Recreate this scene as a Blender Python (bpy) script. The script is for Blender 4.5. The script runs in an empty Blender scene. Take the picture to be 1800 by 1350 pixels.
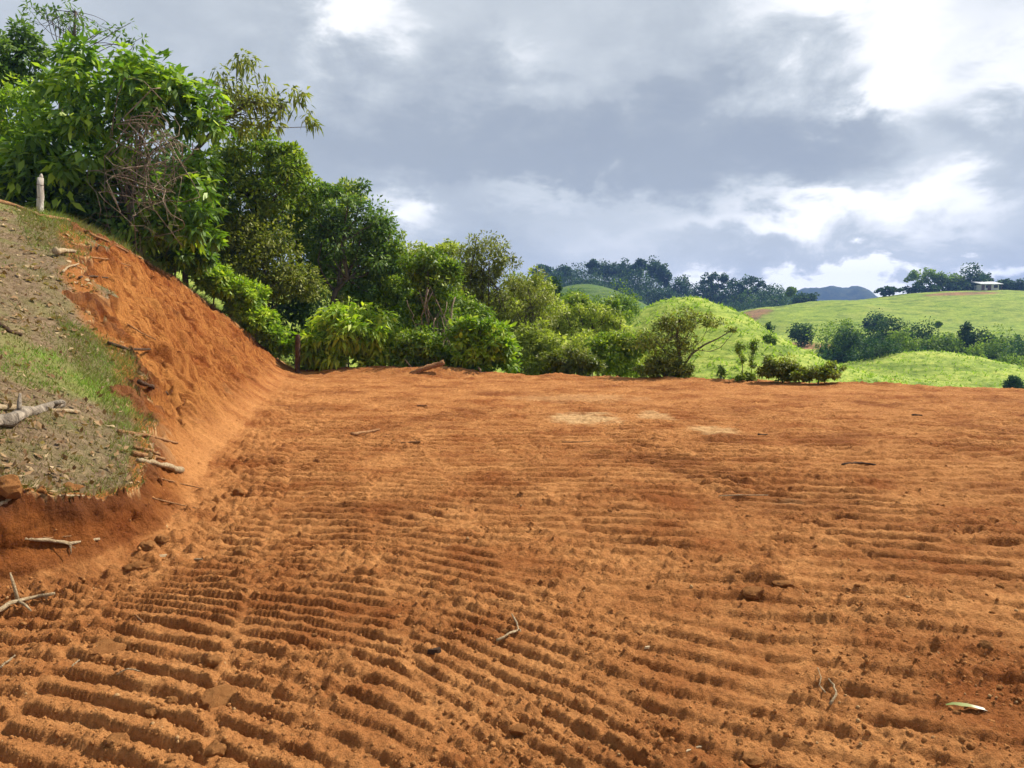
import bpy, math, random
import numpy as np
from mathutils import Vector

# ------------------------------------------------------------------ camera, world, sun, exposure
SC = bpy.context.scene
COL = SC.collection
CAMH, PITCH, FPX = 1.65, math.radians(4.5), 1309.0
cam_d = bpy.data.cameras.new('camera')
cam_d.sensor_width = 36.0
cam_d.lens = 36.0 * FPX / 1800.0
cam_d.clip_start = 0.05
cam_d.clip_end = 20000
cam = bpy.data.objects.new('camera', cam_d)
COL.objects.link(cam)
cam.location = (0, 0, CAMH)
cam.rotation_euler = (math.radians(90) - PITCH, 0, 0)
SC.camera = cam

SUN_AZ, SUN_EL = math.radians(61), math.radians(47)      # azimuth to the right of the view direction
sun_dir = Vector((math.sin(SUN_AZ) * math.cos(SUN_EL), math.cos(SUN_AZ) * math.cos(SUN_EL), math.sin(SUN_EL)))
sun_d = bpy.data.lights.new('sun', 'SUN')
sun_d.energy = 4.2
sun_d.angle = math.radians(1.6)
sun_d.color = (1.0, 0.93, 0.80)
sun = bpy.data.objects.new('sun', sun_d)
COL.objects.link(sun)
sun.rotation_euler = sun_dir.to_track_quat('Z', 'Y').to_euler()

SC.view_settings.view_transform = 'Standard'
SC.view_settings.look = 'None'
SC.view_settings.gamma = 1.0
SC.view_settings.use_curve_mapping = False
SC.view_settings.exposure = 0.88
SC.cycles.use_denoising = True
SC.cycles.max_bounces = 6
SC.cycles.diffuse_bounces = 3
SC.cycles.glossy_bounces = 2
SC.cycles.transmission_bounces = 3
SC.cycles.volume_bounces = 0
SC.cycles.use_adaptive_sampling = True
SC.cycles.adaptive_threshold = 0.02
SC.cycles.sample_clamp_indirect = 4.0


def px_az(px): return math.atan((px - 900) / FPX)
def px_el(px, py): return math.atan((572 - py) / FPX * math.cos(px_az(px)))


def make_world():
    w = bpy.data.worlds.new('World')
    SC.world = w
    w.use_nodes = True
    nt = w.node_tree
    nt.nodes.clear()
    N, L = nt.nodes, nt.links

    def math_(op, a, b=None, c=None):
        n = N.new('ShaderNodeMath'); n.operation = op
        for i, v in enumerate((a, b, c)):
            if v is None: continue
            if isinstance(v, (int, float)): n.inputs[i].default_value = v
            else: L.new(v, n.inputs[i])
        return n.outputs[0]
    tc = N.new('ShaderNodeTexCoord')
    d = tc.outputs['Generated']
    mp = N.new('ShaderNodeMapping'); mp.inputs['Scale'].default_value = (1.0, 1.0, 1.9)
    L.new(d, mp.inputs[0])

    def noise(scale, detail, rough, dist=0.0, off=0.0):
        m2 = N.new('ShaderNodeMapping'); m2.inputs['Location'].default_value = (off, off * 1.7, off * 0.6)
        L.new(mp.outputs[0], m2.inputs[0])
        n = N.new('ShaderNodeTexNoise')
        n.inputs['Scale'].default_value = scale; n.inputs['Detail'].default_value = detail
        n.inputs['Roughness'].default_value = rough; n.inputs['Distortion'].default_value = dist
        L.new(m2.outputs[0], n.inputs['Vector'])
        return n.outputs[0]
    sep = N.new('ShaderNodeSeparateXYZ'); L.new(d, sep.inputs[0])
    n_big = noise(2.6, 6, 0.55, 0.25, 3.1)
    n_mid = noise(7.5, 7, 0.6, 0.4, 7.7)
    n_edge = noise(13.0, 6, 0.55, 0.15, 1.3)
    # turbulence bends the cloud coordinates so that blobs get torn outlines
    w1 = math_('MULTIPLY', math_('SUBTRACT', n_mid, 0.5), 0.24)
    w2 = math_('MULTIPLY', math_('SUBTRACT', n_edge, 0.5), 0.13)
    az = math_('ADD', math_('ARCTAN2', sep.outputs[0], sep.outputs[1]), w1)
    el = math_('ADD', math_('ARCSINE', sep.outputs[2]), math_('ADD', math_('MULTIPLY', w1, 0.6), w2))
    blobs = [  # px, py, rx, ry, amount: cloud masses seen over the valley
        (655, 30, 95, 62, .44), (700, 395, 66, 46, .46), (1470, 0, 170, 70, .36), (1560, 165, 75, 95, .46),
        (1770, 110, 110, 100, .34), (1670, 345, 110, 80, .30), (1440, 372, 170, 30, .46), (960, 330, 120, 30, .22),
        (1460, 496, 260, 20, 1.0), (1080, 420, 150, 45, .16), (930, 90, 80, 40, .16), (1180, 345, 90, 22, .12),
        (1040, 265, 310, 66, -.27), (1440, 270, 190, 50, -.26), (640, 250, 230, 90, -.12), (1280, 440, 230, 24, -.05),
        (1580, 452, 280, 20, -.05), (860, 440, 110, 40, -.06), (1690, 200, 45, 60, -.18),
        (1780, 300, 60, 60, -.18), (1250, 200, 190, 50, -.05), (1500, 425, 90, 30, .18), (1200, 462, 320, 26, .12)]
    tot = None
    for (px, py, rx, ry, a) in blobs:
        u = math_('MULTIPLY', math_('SUBTRACT', az, px_az(px)), FPX / rx)
        v = math_('MULTIPLY', math_('SUBTRACT', el, px_el(px, py)), FPX / ry)
        r2 = math_('ADD', math_('MULTIPLY', u, u), math_('MULTIPLY', v, v))
        g = math_('MULTIPLY', math_('EXPONENT', math_('MULTIPLY', r2, -1.0)), a)
        tot = g if tot is None else math_('ADD', tot, g)
    val = math_('ADD', tot, math_('ADD', 0.47, math_('MULTIPLY', math_('SUBTRACT', n_big, 0.5), 0.20)))
    val = math_('ADD', val, math_('MULTIPLY', math_('SUBTRACT', n_mid, 0.5), 0.20))
    val = math_('ADD', val, math_('MULTIPLY', math_('SUBTRACT', n_edge, 0.5), 0.19))
    cr = N.new('ShaderNodeValToRGB')
    e = cr.color_ramp.elements
    e[0].position = 0.10; e[0].color = (0.28, 0.315, 0.362, 1)
    e[1].position = 1.0; e[1].color = (1.05, 1.05, 1.04, 1)
    for p, c in ((0.32, (0.325, 0.360, 0.398, 1)), (0.47, (0.42, 0.455, 0.486, 1)), (0.60, (0.53, 0.563, 0.588, 1)), (0.76, (0.78, 0.79, 0.80, 1))):
        x = e.new(p); x.color = c
    L.new(val, cr.inputs[0])
    sky = N.new('ShaderNodeTexSky'); sky.sky_type = 'NISHITA'; sky.sun_disc = False
    sky.sun_elevation = SUN_EL; sky.sun_rotation = SUN_AZ
    bg1 = N.new('ShaderNodeBackground'); bg1.inputs[1].default_value = 0.10
    L.new(sky.outputs[0], bg1.inputs[0])
    bg2 = N.new('ShaderNodeBackground'); bg2.inputs[1].default_value = 0.735
    L.new(cr.outputs[0], bg2.inputs[0])
    mx = N.new('ShaderNodeMixShader'); mx.inputs[0].default_value = 0.96
    L.new(bg1.outputs[0], mx.inputs[1]); L.new(bg2.outputs[0], mx.inputs[2])
    out = N.new('ShaderNodeOutputWorld'); L.new(mx.outputs[0], out.inputs[0])


make_world()

# ------------------------------------------------------------------ noise in numpy
_rng = np.random.RandomState(7)
_PERM = np.concatenate([_rng.permutation(512)] * 3)
_ANG = _rng.rand(512) * 2 * np.pi
_GX, _GY = np.cos(_ANG), np.sin(_ANG)
_R1, _R2, _R3 = _rng.rand(512), _rng.rand(512), _rng.rand(512)


def pn(x, y, seed=0):
    x = np.asarray(x, float) + seed * 17.31; y = np.asarray(y, float) - seed * 9.77
    xi = np.floor(x).astype(int); yi = np.floor(y).astype(int)
    xf, yf = x - xi, y - yi
    u = xf * xf * xf * (xf * (xf * 6 - 15) + 10); v = yf * yf * yf * (yf * (yf * 6 - 15) + 10)

    def g(i, j):
        h = _PERM[_PERM[(xi + i) & 511] + ((yi + j) & 511)]
        return _GX[h] * (xf - i) + _GY[h] * (yf - j)
    a = g(0, 0) * (1 - u) + g(1, 0) * u
    b = g(0, 1) * (1 - u) + g(1, 1) * u
    return (a * (1 - v) + b * v) * 1.5


def fbm(x, y, oct=4, seed=0, gain=0.5):
    s, a, t = 0.0, 1.0, 0.0
    for i in range(oct):
        s = s + a * pn(x, y, seed + i * 3); t += a
        x = np.asarray(x) * 2.03; y = np.asarray(y) * 2.03; a *= gain
    return s / t


def worley(x, y, seed=0):
    x = np.asarray(x, float) + seed * 5.3; y = np.asarray(y, float) + seed * 3.9
    xi = np.floor(x).astype(int); yi = np.floor(y).astype(int)
    best = np.full(x.shape, 9.0); bid = np.zeros(x.shape)
    for i in (-1, 0, 1):
        for j in (-1, 0, 1):
            h = _PERM[_PERM[(xi + i) & 511] + ((yi + j) & 511)]
            dx = xi + i + _R1[h] - x; dy = yi + j + _R2[h] - y
            d = dx * dx + dy * dy
            m = d < best
            best = np.where(m, d, best); bid = np.where(m, _R3[h], bid)
    return np.sqrt(best), bid


def sst(a, b, x):
    t = np.clip((np.asarray(x, float) - a) / (b - a), 0, 1)
    return t * t * (3 - 2 * t)


# ------------------------------------------------------------------ pixel -> place helpers (used while laying the site out)
CP, SP = math.cos(PITCH), math.sin(PITCH)


def ray(px, py):
    u = (px - 900) / FPX; v = (675 - py) / FPX
    y = CP + SP * v; z = -SP + CP * v
    return u / y, z / y           # X and Z gained per metre of Y


def at(px, py, D):
    a, b = ray(px, py)
    return Vector((a * D, D, CAMH + b * D))


# ------------------------------------------------------------------ the lie of the land
_EDGE = np.array([(-40, 33), (-14, 28.6), (-8, 26.6), (-2, 25.0), (5.2, 22.6), (9, 20.8), (13, 19.0), (20, 16.5), (40, 12)], float)


def beyond_edge(x, y):            # metres past the rim of the levelled pad
    ye = np.interp(x, _EDGE[:, 0], _EDGE[:, 1])
    return y - ye + 0.55 * fbm(x * 0.5, y * 0.2, 3, 40)


_CTRL = np.array([(-3.05, 4.4, .62), (-3.1, 5.4, .52), (-4.5, 8.6, .92), (-6.2, 11.1, 1.9), (-6.97, 12.0, 2.5), (-9.6, 16.3, 3.8),
                  (-10.8, 22.8, 3.40), (-10.6, 27.0, 2.1), (-8.6, 26.2, .75), (-12.4, 18.0, 4.65), (-12.3, 19.4, 4.6), (-4.15, 6.0, 1.05),
                  (-6.2, 9.0, 1.78), (-8.6, 12.5, 2.85), (-12, 8, 4.2), (-22, 15, 7.2), (-22, 26, 5.6), (-15, 31, 3.2), (-25, 42, 2.5),
                  (-9.5, 32, -.8), (-12, 42, -2.), (-3.5, 1., 1.1), (-8, 1, 3.2), (-3.2, 3.0, .72), (-5, 3.5, 1.5), (-14.5, 23.0, 4.9)], float)


def _tps_fit(P):
    n = len(P)
    d2 = ((P[:, None, :2] - P[None, :, :2]) ** 2).sum(-1)
    K = np.where(d2 > 0, d2 * np.log(d2 + 1e-12), 0) + np.eye(n) * 2.0
    A = np.zeros((n + 3, n + 3)); A[:n, :n] = K
    A[:n, n] = 1; A[:n, n + 1:] = P[:, :2]; A[n, :n] = 1; A[n + 1:, :n] = P[:, :2].T
    b = np.zeros(n + 3); b[:n] = P[:, 2]
    return np.linalg.solve(A, b)


_TW = _tps_fit(_CTRL)


def natural(x, y):
    x = np.asarray(x, float); y = np.asarray(y, float)
    s = _TW[-3] + _TW[-2] * x + _TW[-1] * y
    for (cx, cy, _), w in zip(_CTRL, _TW):
        d2 = (x - cx) ** 2 + (y - cy) ** 2
        s = s + w * d2 * np.log(d2 + 1e-9)
    return s


_BY = np.array([0, 3.4, 4.15, 4.5, 4.9, 5.6, 8, 11.5, 18.3, 26, 45]); _BX = np.array([5.2, 4.1, 3.35, 2.98, 2.80, 2.70, 3.35, 4.2, 5.87, 7.75, 12.5])
_KY = np.array([0, 5.2, 6.2, 8.0, 10, 14, 27, 40]); _KV = np.array([3.0, 3.0, 2.0, 1.1, .94, .9, .9, .9])


def face_plane(x, y):
    b = np.interp(y, _BY, _BX) + 0.10 * fbm(y * 0.9, x * 0.15, 3, 11)
    k = np.interp(y, _KY, _KV)
    d = -x - b
    w = np.interp(y, [0, 5, 7, 10, 30], [0.06, 0.07, 0.11, 0.18, 0.22])
    return k * w * np.logaddexp(0, np.clip(d / w, -30, 60)), d


_V0 = -7.5
_HILLS = [  # x, y, top, half-widths
    (17.0, 73, 4.3, 13.5, 17), (28, 66, -2.6, 14, 12), (55.0, 98, -1.8, 17, 15), (40, 84, -4.4, 16, 12),
    (208, 322, 16.2, 70, 80), (168, 318, 13.0, 55, 80), (128, 312, 11.0, 42, 75), (265, 332, 14.0, 50, 70), (100, 302, 7.5, 28, 60), (150, 210, 0.0, 60, 40), (240, 230, 2.0, 60, 45), (72, 142, -2.8, 42, 26), (60, 168, -0.6, 44, 28), (115, 160, -1.2, 40, 28),
    (44, 430, 27.5, 66, 70), (120, 420, 18.5, 50, 60), (-40, 430, 24, 60, 70), (24, 250, 15.3, 34, 46),
    (-18, 74, 7.0, 30, 26), (-50, 90, 12, 30, 40), (690, 1500, 79.5, 56, 110), (642, 1508, 78.5, 64, 100), (594, 1525, 75, 64, 100)]


def far_land(x, y):
    x = np.asarray(x, float); y = np.asarray(y, float)
    s = 0.0
    for (hx, hy, ht, sx, sy) in _HILLS:
        r = np.sqrt(((x - hx) / sx) ** 2 + ((y - hy) / sy) ** 2)
        s = s + np.clip((ht - _V0) * np.exp(-r ** 1.9), 0, None) ** 4
    return _V0 + s ** 0.25


def base_land(x, y):              # smooth terrain without soil relief; returns z, class (0 pad, 1 cut, 2 grass, 3 beyond)
    x = np.asarray(x, float); y = np.asarray(y, float)
    s = beyond_edge(x, y)
    shp = x.shape
    fl = np.full(shp, _V0)
    mk = s > 0
    if mk.any(): fl[mk] = far_land(x[mk], y[mk])
    drop = np.where(s < 3.5, -0.10 * s * s * 1.2, -1.47 - 0.75 * (s - 3.5))
    base = np.where(s <= 0, 0.0, np.maximum(drop, fl))
    cls = np.where(s <= 0.35, 0, 3)
    Fp, d = face_plane(x, y)
    mk = (d > -1.7) & (y < 60)
    Nn = np.full(shp, -9.0)
    if mk.any(): Nn[mk] = natural(x[mk], y[mk]) + 0.05 * fbm(x[mk] * 1.1, y[mk] * 1.1, 3, 5)
    blend = sst(30, 44, y)
    Nn = Nn * (1 - blend) + fl * blend
    rag = np.zeros(shp)
    if mk.any(): rag[mk] = 0.55 * fbm(x[mk] * 1.0, y[mk] * 0.8, 3, 21) * sst(0.3, 1.2, Fp[mk]) + 0.26 * fbm(x[mk] * 3.6, y[mk] * 3.6, 3, 23) * sst(0.15, .7, Fp[mk])
    Fe = Fp + rag
    left = np.where(Fe < Nn, Fp * 0.35 + Fe * 0.65, Nn)
    left = np.minimum(left, Nn)
    z = np.where((d > -1.6) & (left > base), left, base)
    use = (left > np.maximum(base, 0.0) + 0.10) & (d > -1.6)
    use = use | ((s > 0) & (left > base) & (d > -1.6))
    cls = np.where(use & (Fe < Nn), 1, np.where(use, 2, cls))
    cls = np.where((cls == 2) & (s > 2.5), 3, cls)
    cls = np.where((cls == 1) & (s > 1.2), 3, cls)
    return z, cls, s, d


def soil_relief(x, y, s, d):
    """tracks of a crawler pressed into the loose soil of the pad, clods and crumbs"""
    xr = np.where(x < 0.4, 1.9 * np.tanh((x - 0.4) / 1.9), 2.9 * np.tanh((x - 0.4) / 2.9))
    y0 = y.copy()
    for _ in range(8):
        m = -0.95 * np.exp(-np.clip(y0 - 2.6, 0, None) / 3.0) - 0.06
        y0 = 0.5 * y0 + 0.5 * (y - m * xr)
    y0 = y0 + 0.05 * fbm(x * 0.8, y * 0.8, 2, 31) + 0.010 * pn(x * 4, y * 4, 35)
    u = x + 0.26 * (np.minimum(y, 9) - 5) + 0.12 * (np.clip(y, 9, 40) - 9) + 0.16 * fbm(x * 0.35, y * 0.35, 2, 51)
    lane = np.floor(u / 0.86); lf = u / 0.86 - lane
    li = (lane.astype(int) * 7 + 200) & 511
    spacing0, gr = 0.172, 0.018
    over = sst(0.10, 0.16, fbm(x * 0.28 + 5, y * 0.22, 2, 41)) * sst(5.5, 7.0, y)   # a later pass at another angle
    y0 = y0 * (1 - over) + (y + 0.16 * x + 0.03 * fbm(x, y, 2, 43)) * over
    y0 = y0 + (lf - 0.5) * 0.86 * 0.42 * (_R3[li] - 0.5)
    yy = np.clip(y0 - 2.5, -1.5, None) * (1 + 0.10 * (_R3[(li + 31) & 511] - 0.5))
    ph = np.log(np.clip(1 + gr / spacing0 * yy, 0.3, None)) / gr + _R1[li]
    t = ph - np.floor(ph)
    prof = np.where(t < 0.13, sst(0, 0.13, t), np.where(t < 0.66, 1 - 0.22 * (t - 0.13) / 0.53, 0.78 * (1 - sst(0.66, 0.84, t))))
    lanem = sst(0.0, 0.06, lf) * sst(1.0, 0.94, lf)
    patch = sst(-0.38, 0.02, fbm(x * 0.9, y * 0.7, 3, 61)) * (0.35 + 0.65 * sst(-0.40, -0.12, fbm(x * 2.3, y * 1.9, 2, 63)))
    lfac = 0.72 + 0.55 * _R2[li]
    fall = np.interp(y, [0, 7, 10.5, 13.5, 17, 22], [1, 1.05, 1.15, 0.85, 0.45, 0.25])
    ragged = 0.95 + 0.45 * fbm(x * 2.0, y * 2.0, 3, 71)
    amp = 0.041 * np.interp(y, [2.5, 4.5, 7], [0.85, 0.9, 1.1]) * lfac * (0.42 + 0.68 * patch) * fall * sst(-0.25, 0.45, -d)
    crumble = sst(-0.15, 0.30, fbm(x * 4.5, y * 4.5, 3, 73, 0.6) + 0.12)
    h = amp * lanem * (prof - 0.5) * ragged * (0.78 + 0.35 * crumble) * 1.2
    h = h + 0.006 * (1 - lanem) * fall * (0.5 + fbm(x * 5, y * 5, 2, 77))
    h = h + 0.045 * fbm(x * 0.35, y * 0.35, 3, 81)
    h = h + 0.024 * fbm(x * 2.2, y * 2.2, 4, 83, 0.65)
    loose = sst(-0.25, 0.35, fbm(x * 1.1, y * 1.1, 3, 91))
    far = np.interp(y, [0, 8, 16, 26], [1, 1, 1.3, 1.6])
    f1, c1 = worley(x * 11, y * 11, 1)
    f2, c2 = worley(x * 26, y * 26, 2)
    f0, c0 = worley(x * 5, y * 5, 4)
    worn = 1 - patch
    h = h + worn * (0.014 * fbm(x * 7, y * 7, 3, 87, 0.7) + 0.020 * np.clip(0.6 - f1, 0, 1) * (c1 > 0.3))
    h = h + far * loose * (0.019 * np.clip(0.62 - f1, 0, 1) * (c1 > 0.45) * (0.5 + c1) * 1.6)
    h = h + far * loose * 0.030 * np.clip(0.5 - f0, 0, 1) * (c0 > 0.72)
    f3, c3 = worley(x * 44, y * 44, 7)
    h = h + (0.5 + 0.5 * loose) * (0.026 * np.clip(0.6 - f2, 0, 1) * (c2 > 0.4) * (0.4 + c2) + 0.015 * np.clip(0.6 - f3, 0, 1) * (c3 > 0.3))
    h = h + 0.008 * fbm(x * 12, y * 12, 3, 95, 0.65) + 0.012 * np.abs(fbm(x * 17, y * 17, 2, 96, 0.7))
    rough = np.interp(y, [5, 9, 14, 26], [0, 0.018, 0.034, 0.045])
    h = h + rough * fbm(x * 3.0, y * 3.0, 4, 301, 0.72)
    # ploughed-up heaps along the rim and a spoil mound on it
    rim = np.exp(-((s + 0.3) / 0.8) ** 2)
    h = h + rim * (0.05 + 0.10 * np.clip(fbm(x * 0.9, y * 0.9, 3, 97), -0.4, 1))
    h = h + 0.30 * np.exp(-((x + 2.6) / 1.5) ** 2 - ((y - 24.4) / 0.7) ** 2)
    h = h + 0.20 * np.exp(-((x + 4.9) / 1.2) ** 2 - ((y - 25.3) / 0.7) ** 2)
    # crusted heap of turned soil right of the middle
    hp = np.exp(-((x - 1.62) / 0.22) ** 2 - ((y - 4.70) / 0.16) ** 2)
    h = h + hp * (0.07 + 0.05 * np.clip(0.6 - f1, 0, 1))
    # foot of the bank: loose crumbled strip
    foot = np.exp(-((d + 0.15) / 0.35) ** 2)
    h = h + foot * (0.05 * np.clip(fbm(x * 3, y * 3, 3, 99) + 0.25, 0, 1) + 0.05 * np.clip(0.55 - f1, 0, 1))
    return h


def bank_relief(x, y, z):
    """tooth marks of the excavator running down the face, crumbly gouges and stuck clods"""
    y = y - 0.8 * x * sst(9, 6, y)
    al = y * 1.0 - z * 0.55                       # marks lean away down the slope
    h = 0.11 * fbm(al * 3.4, z * 0.5, 3, 111, 0.6) + 0.05 * pn(al * 8.5, z * 1.1, 113) + 0.20 * fbm(y * 0.7, z * 1.1, 3, 115)
    h = h + 0.035 * fbm(y * 7, z * 6, 3, 117, 0.65)
    f2, c2 = worley(y * 9 - z * 3, z * 6 + x * 3, 6)
    h = h + 0.08 * np.clip(0.5 - f2, 0, 1) * (c2 > 0.55)
    f3, c3 = worley(y * 16 - z * 4, z * 12 + x * 4, 8)
    h = h + 0.035 * np.clip(0.55 - f3, 0, 1) * (c3 > 0.45) + 0.05 * fbm(y * 3.2, z * 3.0, 3, 118, 0.7)
    g = sst(0.18, 0.42, fbm(y * 1.1 + 3, z * 1.7, 3, 119)) # slumped hollows along the upper edge
    h = h - 0.16 * g * sst(1.4, 0.1, natural(x, y) - z)
    return h


def surface(x, y):
    x = np.asarray(x, float); y = np.asarray(y, float)
    z, cls, s, d = base_land(x, y)
    pad = (cls == 0)
    wpad = np.where(pad, sst(0.5, 0.0, s) * np.where(s <= 0, sst(0.10, 0.01, z), 1), 0)
    near = sst(40, 30, y)
    z = z + np.where(pad, soil_relief(x, y, s, d) * np.maximum(wpad, 0.0), 0)
    tal = np.where((cls < 2) & (s < 0.5), np.exp(-((d + 0.25) / np.interp(y, [4, 9, 20], [0.30, 0.65, 0.8])) ** 2), 0)
    fa, ca = worley(x * 9, y * 9, 14)
    fb, cb = worley(x * 20, y * 20, 15)
    z = z + tal * (0.075 * np.clip(0.55 - fa, 0, 1) * (ca > 0.45) + 0.028 * np.clip(0.55 - fb, 0, 1) * (cb > 0.35) + 0.022 * fbm(x * 5, y * 5, 3, 151, 0.65))
    fade = sst(0.09, 0.55, z)
    z = z + np.where(cls == 1, bank_relief(x, y, z) * fade, 0) * near
    z = z + np.where(cls == 2, 0.028 * fbm(x * 5, y * 5, 3, 121) + 0.012 * fbm(x * 20, y * 20, 2, 123), 0)
    z = z + np.where(cls == 3, 0.10 * fbm(x * 0.8, y * 0.8, 3, 131) * sst(0, 3, s), 0)
    return z, cls


def gz(x, y):
    z, c = surface(np.array([float(x)]), np.array([float(y)]))
    return float(z[0])


def hit(px, py, d0=2.0, d1=60.0):
    a, b = ray(px, py)
    D = np.exp(np.linspace(math.log(d0), math.log(d1), 900))
    zz, _ = surface(a * D, D)
    below = np.nonzero(zz >= CAMH + b * D)[0]
    Dh = D[below[0]] if len(below) else d1
    return Vector((a * Dh, Dh, CAMH + b * Dh))


# ------------------------------------------------------------------ object helpers
def mesh_np(name, verts, faces, mats=None, attrs=None, smooth=False):
    verts = np.asarray(verts, np.float32); faces = np.asarray(faces, np.int32)
    me = bpy.data.meshes.new(name)
    nf, k = faces.shape
    me.vertices.add(len(verts)); me.vertices.foreach_set('co', verts.ravel())
    me.loops.add(nf * k); me.loops.foreach_set('vertex_index', faces.ravel())
    me.polygons.add(nf); me.polygons.foreach_set('loop_start', np.arange(0, nf * k, k, dtype=np.int32))
    me.polygons.foreach_set('loop_total', np.full(nf, k, np.int32))
    if smooth: me.polygons.foreach_set('use_smooth', np.ones(nf, bool))
    for an, (typ, arr) in (attrs or {}).items():
        at_ = me.attributes.new(an, typ, 'POINT')
        at_.data.foreach_set('value' if typ == 'FLOAT' else 'color', np.asarray(arr, np.float32).ravel())
    me.update(calc_edges=True)
    for m in (mats or []): me.materials.append(m)
    return me


def link(name, data, parent=None, loc=None):
    o = bpy.data.objects.new(name, data)
    COL.objects.link(o)
    if parent is not None: o.parent = parent
    if loc is not None: o.location = loc
    return o


def tag(o, label=None, cat=None, group=None, kind=None):
    if label: o['label'] = label
    if cat: o['category'] = cat
    if group: o['group'] = group
    if kind: o['kind'] = kind
    return o


class MB:                          # collects tubes and boxes into one mesh
    def __init__(self): self.v, self.f, self.t = [], [], []

    def tube(self, pts, radii, n=6, tint=0.5, rough=0.0, seed=0, cap=True):
        rnd = random.Random(seed)
        pts = [Vector(p) for p in pts]
        base = len(self.v)
        up = Vector((0.31, 0.2, 0.93))
        for i, p in enumerate(pts):
            tdir = (pts[min(i + 1, len(pts) - 1)] - pts[max(i - 1, 0)])
            if tdir.length < 1e-9: tdir = Vector((0, 0, 1))
            tdir.normalize()
            a = tdir.cross(up)
            if a.length < 1e-3: a = tdir.cross(Vector((1, 0, 0)))
            a.normalize(); b = tdir.cross(a)
            for k in range(n):
                th = 2 * math.pi * k / n
                r = radii[i] * (1 + rough * (rnd.random() - 0.5) * 2)
                self.v.append(p + (a * math.cos(th) + b * math.sin(th)) * r); self.t.append(tint)
        for i in range(len(pts) - 1):
            for k in range(n):
                q = base + i * n
                self.f.append((q + k, q + (k + 1) % n, q + n + (k + 1) % n, q + n + k))
        if cap:
            for i, s in ((0, 1), (len(pts) - 1, 0)):
                c = len(self.v); self.v.append(pts[i].copy()); self.t.append(tint)
                q = base + i * n
                for k in range(n):
                    a_, b_ = q + k, q + (k + 1) % n
                    self.f.append((c, b_, a_, a_) if s else (c, a_, b_, b_))
        return self

    def box(self, lo, hi):
        b = len(self.v)
        for z in (lo[2], hi[2]):
            for (x, y) in ((lo[0], lo[1]), (hi[0], lo[1]), (hi[0], hi[1]), (lo[0], hi[1])):
                self.v.append(Vector((x, y, z))); self.t.append(0.5)
        for q in ((3, 2, 1, 0), (4, 5, 6, 7), (0, 1, 5, 4), (1, 2, 6, 5), (2, 3, 7, 6), (3, 0, 4, 7)):
            self.f.append(tuple(b + i for i in q))
        return self

    def mesh(self, name, mat, smooth=True):
        me = bpy.data.meshes.new(name)
        fs = [f if f[2] != f[3] else f[:3] for f in self.f]
        me.from_pydata([tuple(v) for v in self.v], [], fs)
        at_ = me.attributes.new('tint', 'FLOAT', 'POINT'); at_.data.foreach_set('value', self.t)
        if smooth: me.polygons.foreach_set('use_smooth', [True] * len(fs))
        me.materials.append(mat)
        me.update()
        return me


# ------------------------------------------------------------------ materials
def new_mat(name):
    m = bpy.data.materials.new(name); m.use_nodes = True
    nt = m.node_tree; nt.nodes.clear()
    out = nt.nodes.new('ShaderNodeOutputMaterial')
    return m, nt, nt.nodes, nt.links, out


def n_noise(nt, scale, detail=4, rough=0.55, vec=None, dist=0.0):
    n = nt.nodes.new('ShaderNodeTexNoise')
    n.inputs['Scale'].default_value = scale; n.inputs['Detail'].default_value = detail
    n.inputs['Roughness'].default_value = rough; n.inputs['Distortion'].default_value = dist
    if vec is not None: nt.links.new(vec, n.inputs['Vector'])
    return n.outputs[0]


def n_mix(nt, fac, a, b, mode='MIX'):
    n = nt.nodes.new('ShaderNodeMix'); n.data_type = 'RGBA'; n.blend_type = mode
    for sock, v in ((n.inputs[0], fac), (n.inputs[6], a), (n.inputs[7], b)):
        if hasattr(v, 'is_linked'): nt.links.new(v, sock)
        elif isinstance(v, (int, float)): sock.default_value = v
        else: sock.default_value = (*v, 1)
    return n.outputs[2]


def n_ramp(nt, fac, stops):
    n = nt.nodes.new('ShaderNodeValToRGB'); e = n.color_ramp.elements
    while len(e) < len(stops): e.new(0.5)
    for i, (p, c) in enumerate(stops):
        e[i].position = p; e[i].color = (c, c, c, 1) if isinstance(c, (int, float)) else (*c, 1)
    nt.links.new(fac, n.inputs[0])
    return n.outputs[0]


def n_attr(nt, name, out='Fac'):
    n = nt.nodes.new('ShaderNodeAttribute'); n.attribute_name = name
    return n.outputs[out]


def n_bump(nt, h, strength, dist, base=None):
    n = nt.nodes.new('ShaderNodeBump'); n.inputs['Strength'].default_value = strength; n.inputs['Distance'].default_value = dist
    nt.links.new(h, n.inputs['Height'])
    if base is not None: nt.links.new(base, n.inputs['Normal'])
    return n.outputs[0]


def n_math(nt, op, a, b):
    n = nt.nodes.new('ShaderNodeMath'); n.operation = op
    for i, v in enumerate((a, b)):
        if isinstance(v, (int, float)): n.inputs[i].default_value = v
        else: nt.links.new(v, n.inputs[i])
    return n.outputs[0]


def princ(nt, out, col, rough=0.9, normal=None, spec=0.2):
    p = nt.nodes.new('ShaderNodeBsdfPrincipled')
    if hasattr(col, 'is_linked'): nt.links.new(col, p.inputs['Base Color'])
    else: p.inputs['Base Color'].default_value = (*col, 1)
    p.inputs['Roughness'].default_value = rough
    p.inputs['Specular IOR Level'].default_value = spec
    if normal is not None: nt.links.new(normal, p.inputs['Normal'])
    if out is not None: nt.links.new(p.outputs[0], out.inputs[0])
    return p


def obj_vec(nt):
    return nt.nodes.new('ShaderNodeTexCoord').outputs['Object']


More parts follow.
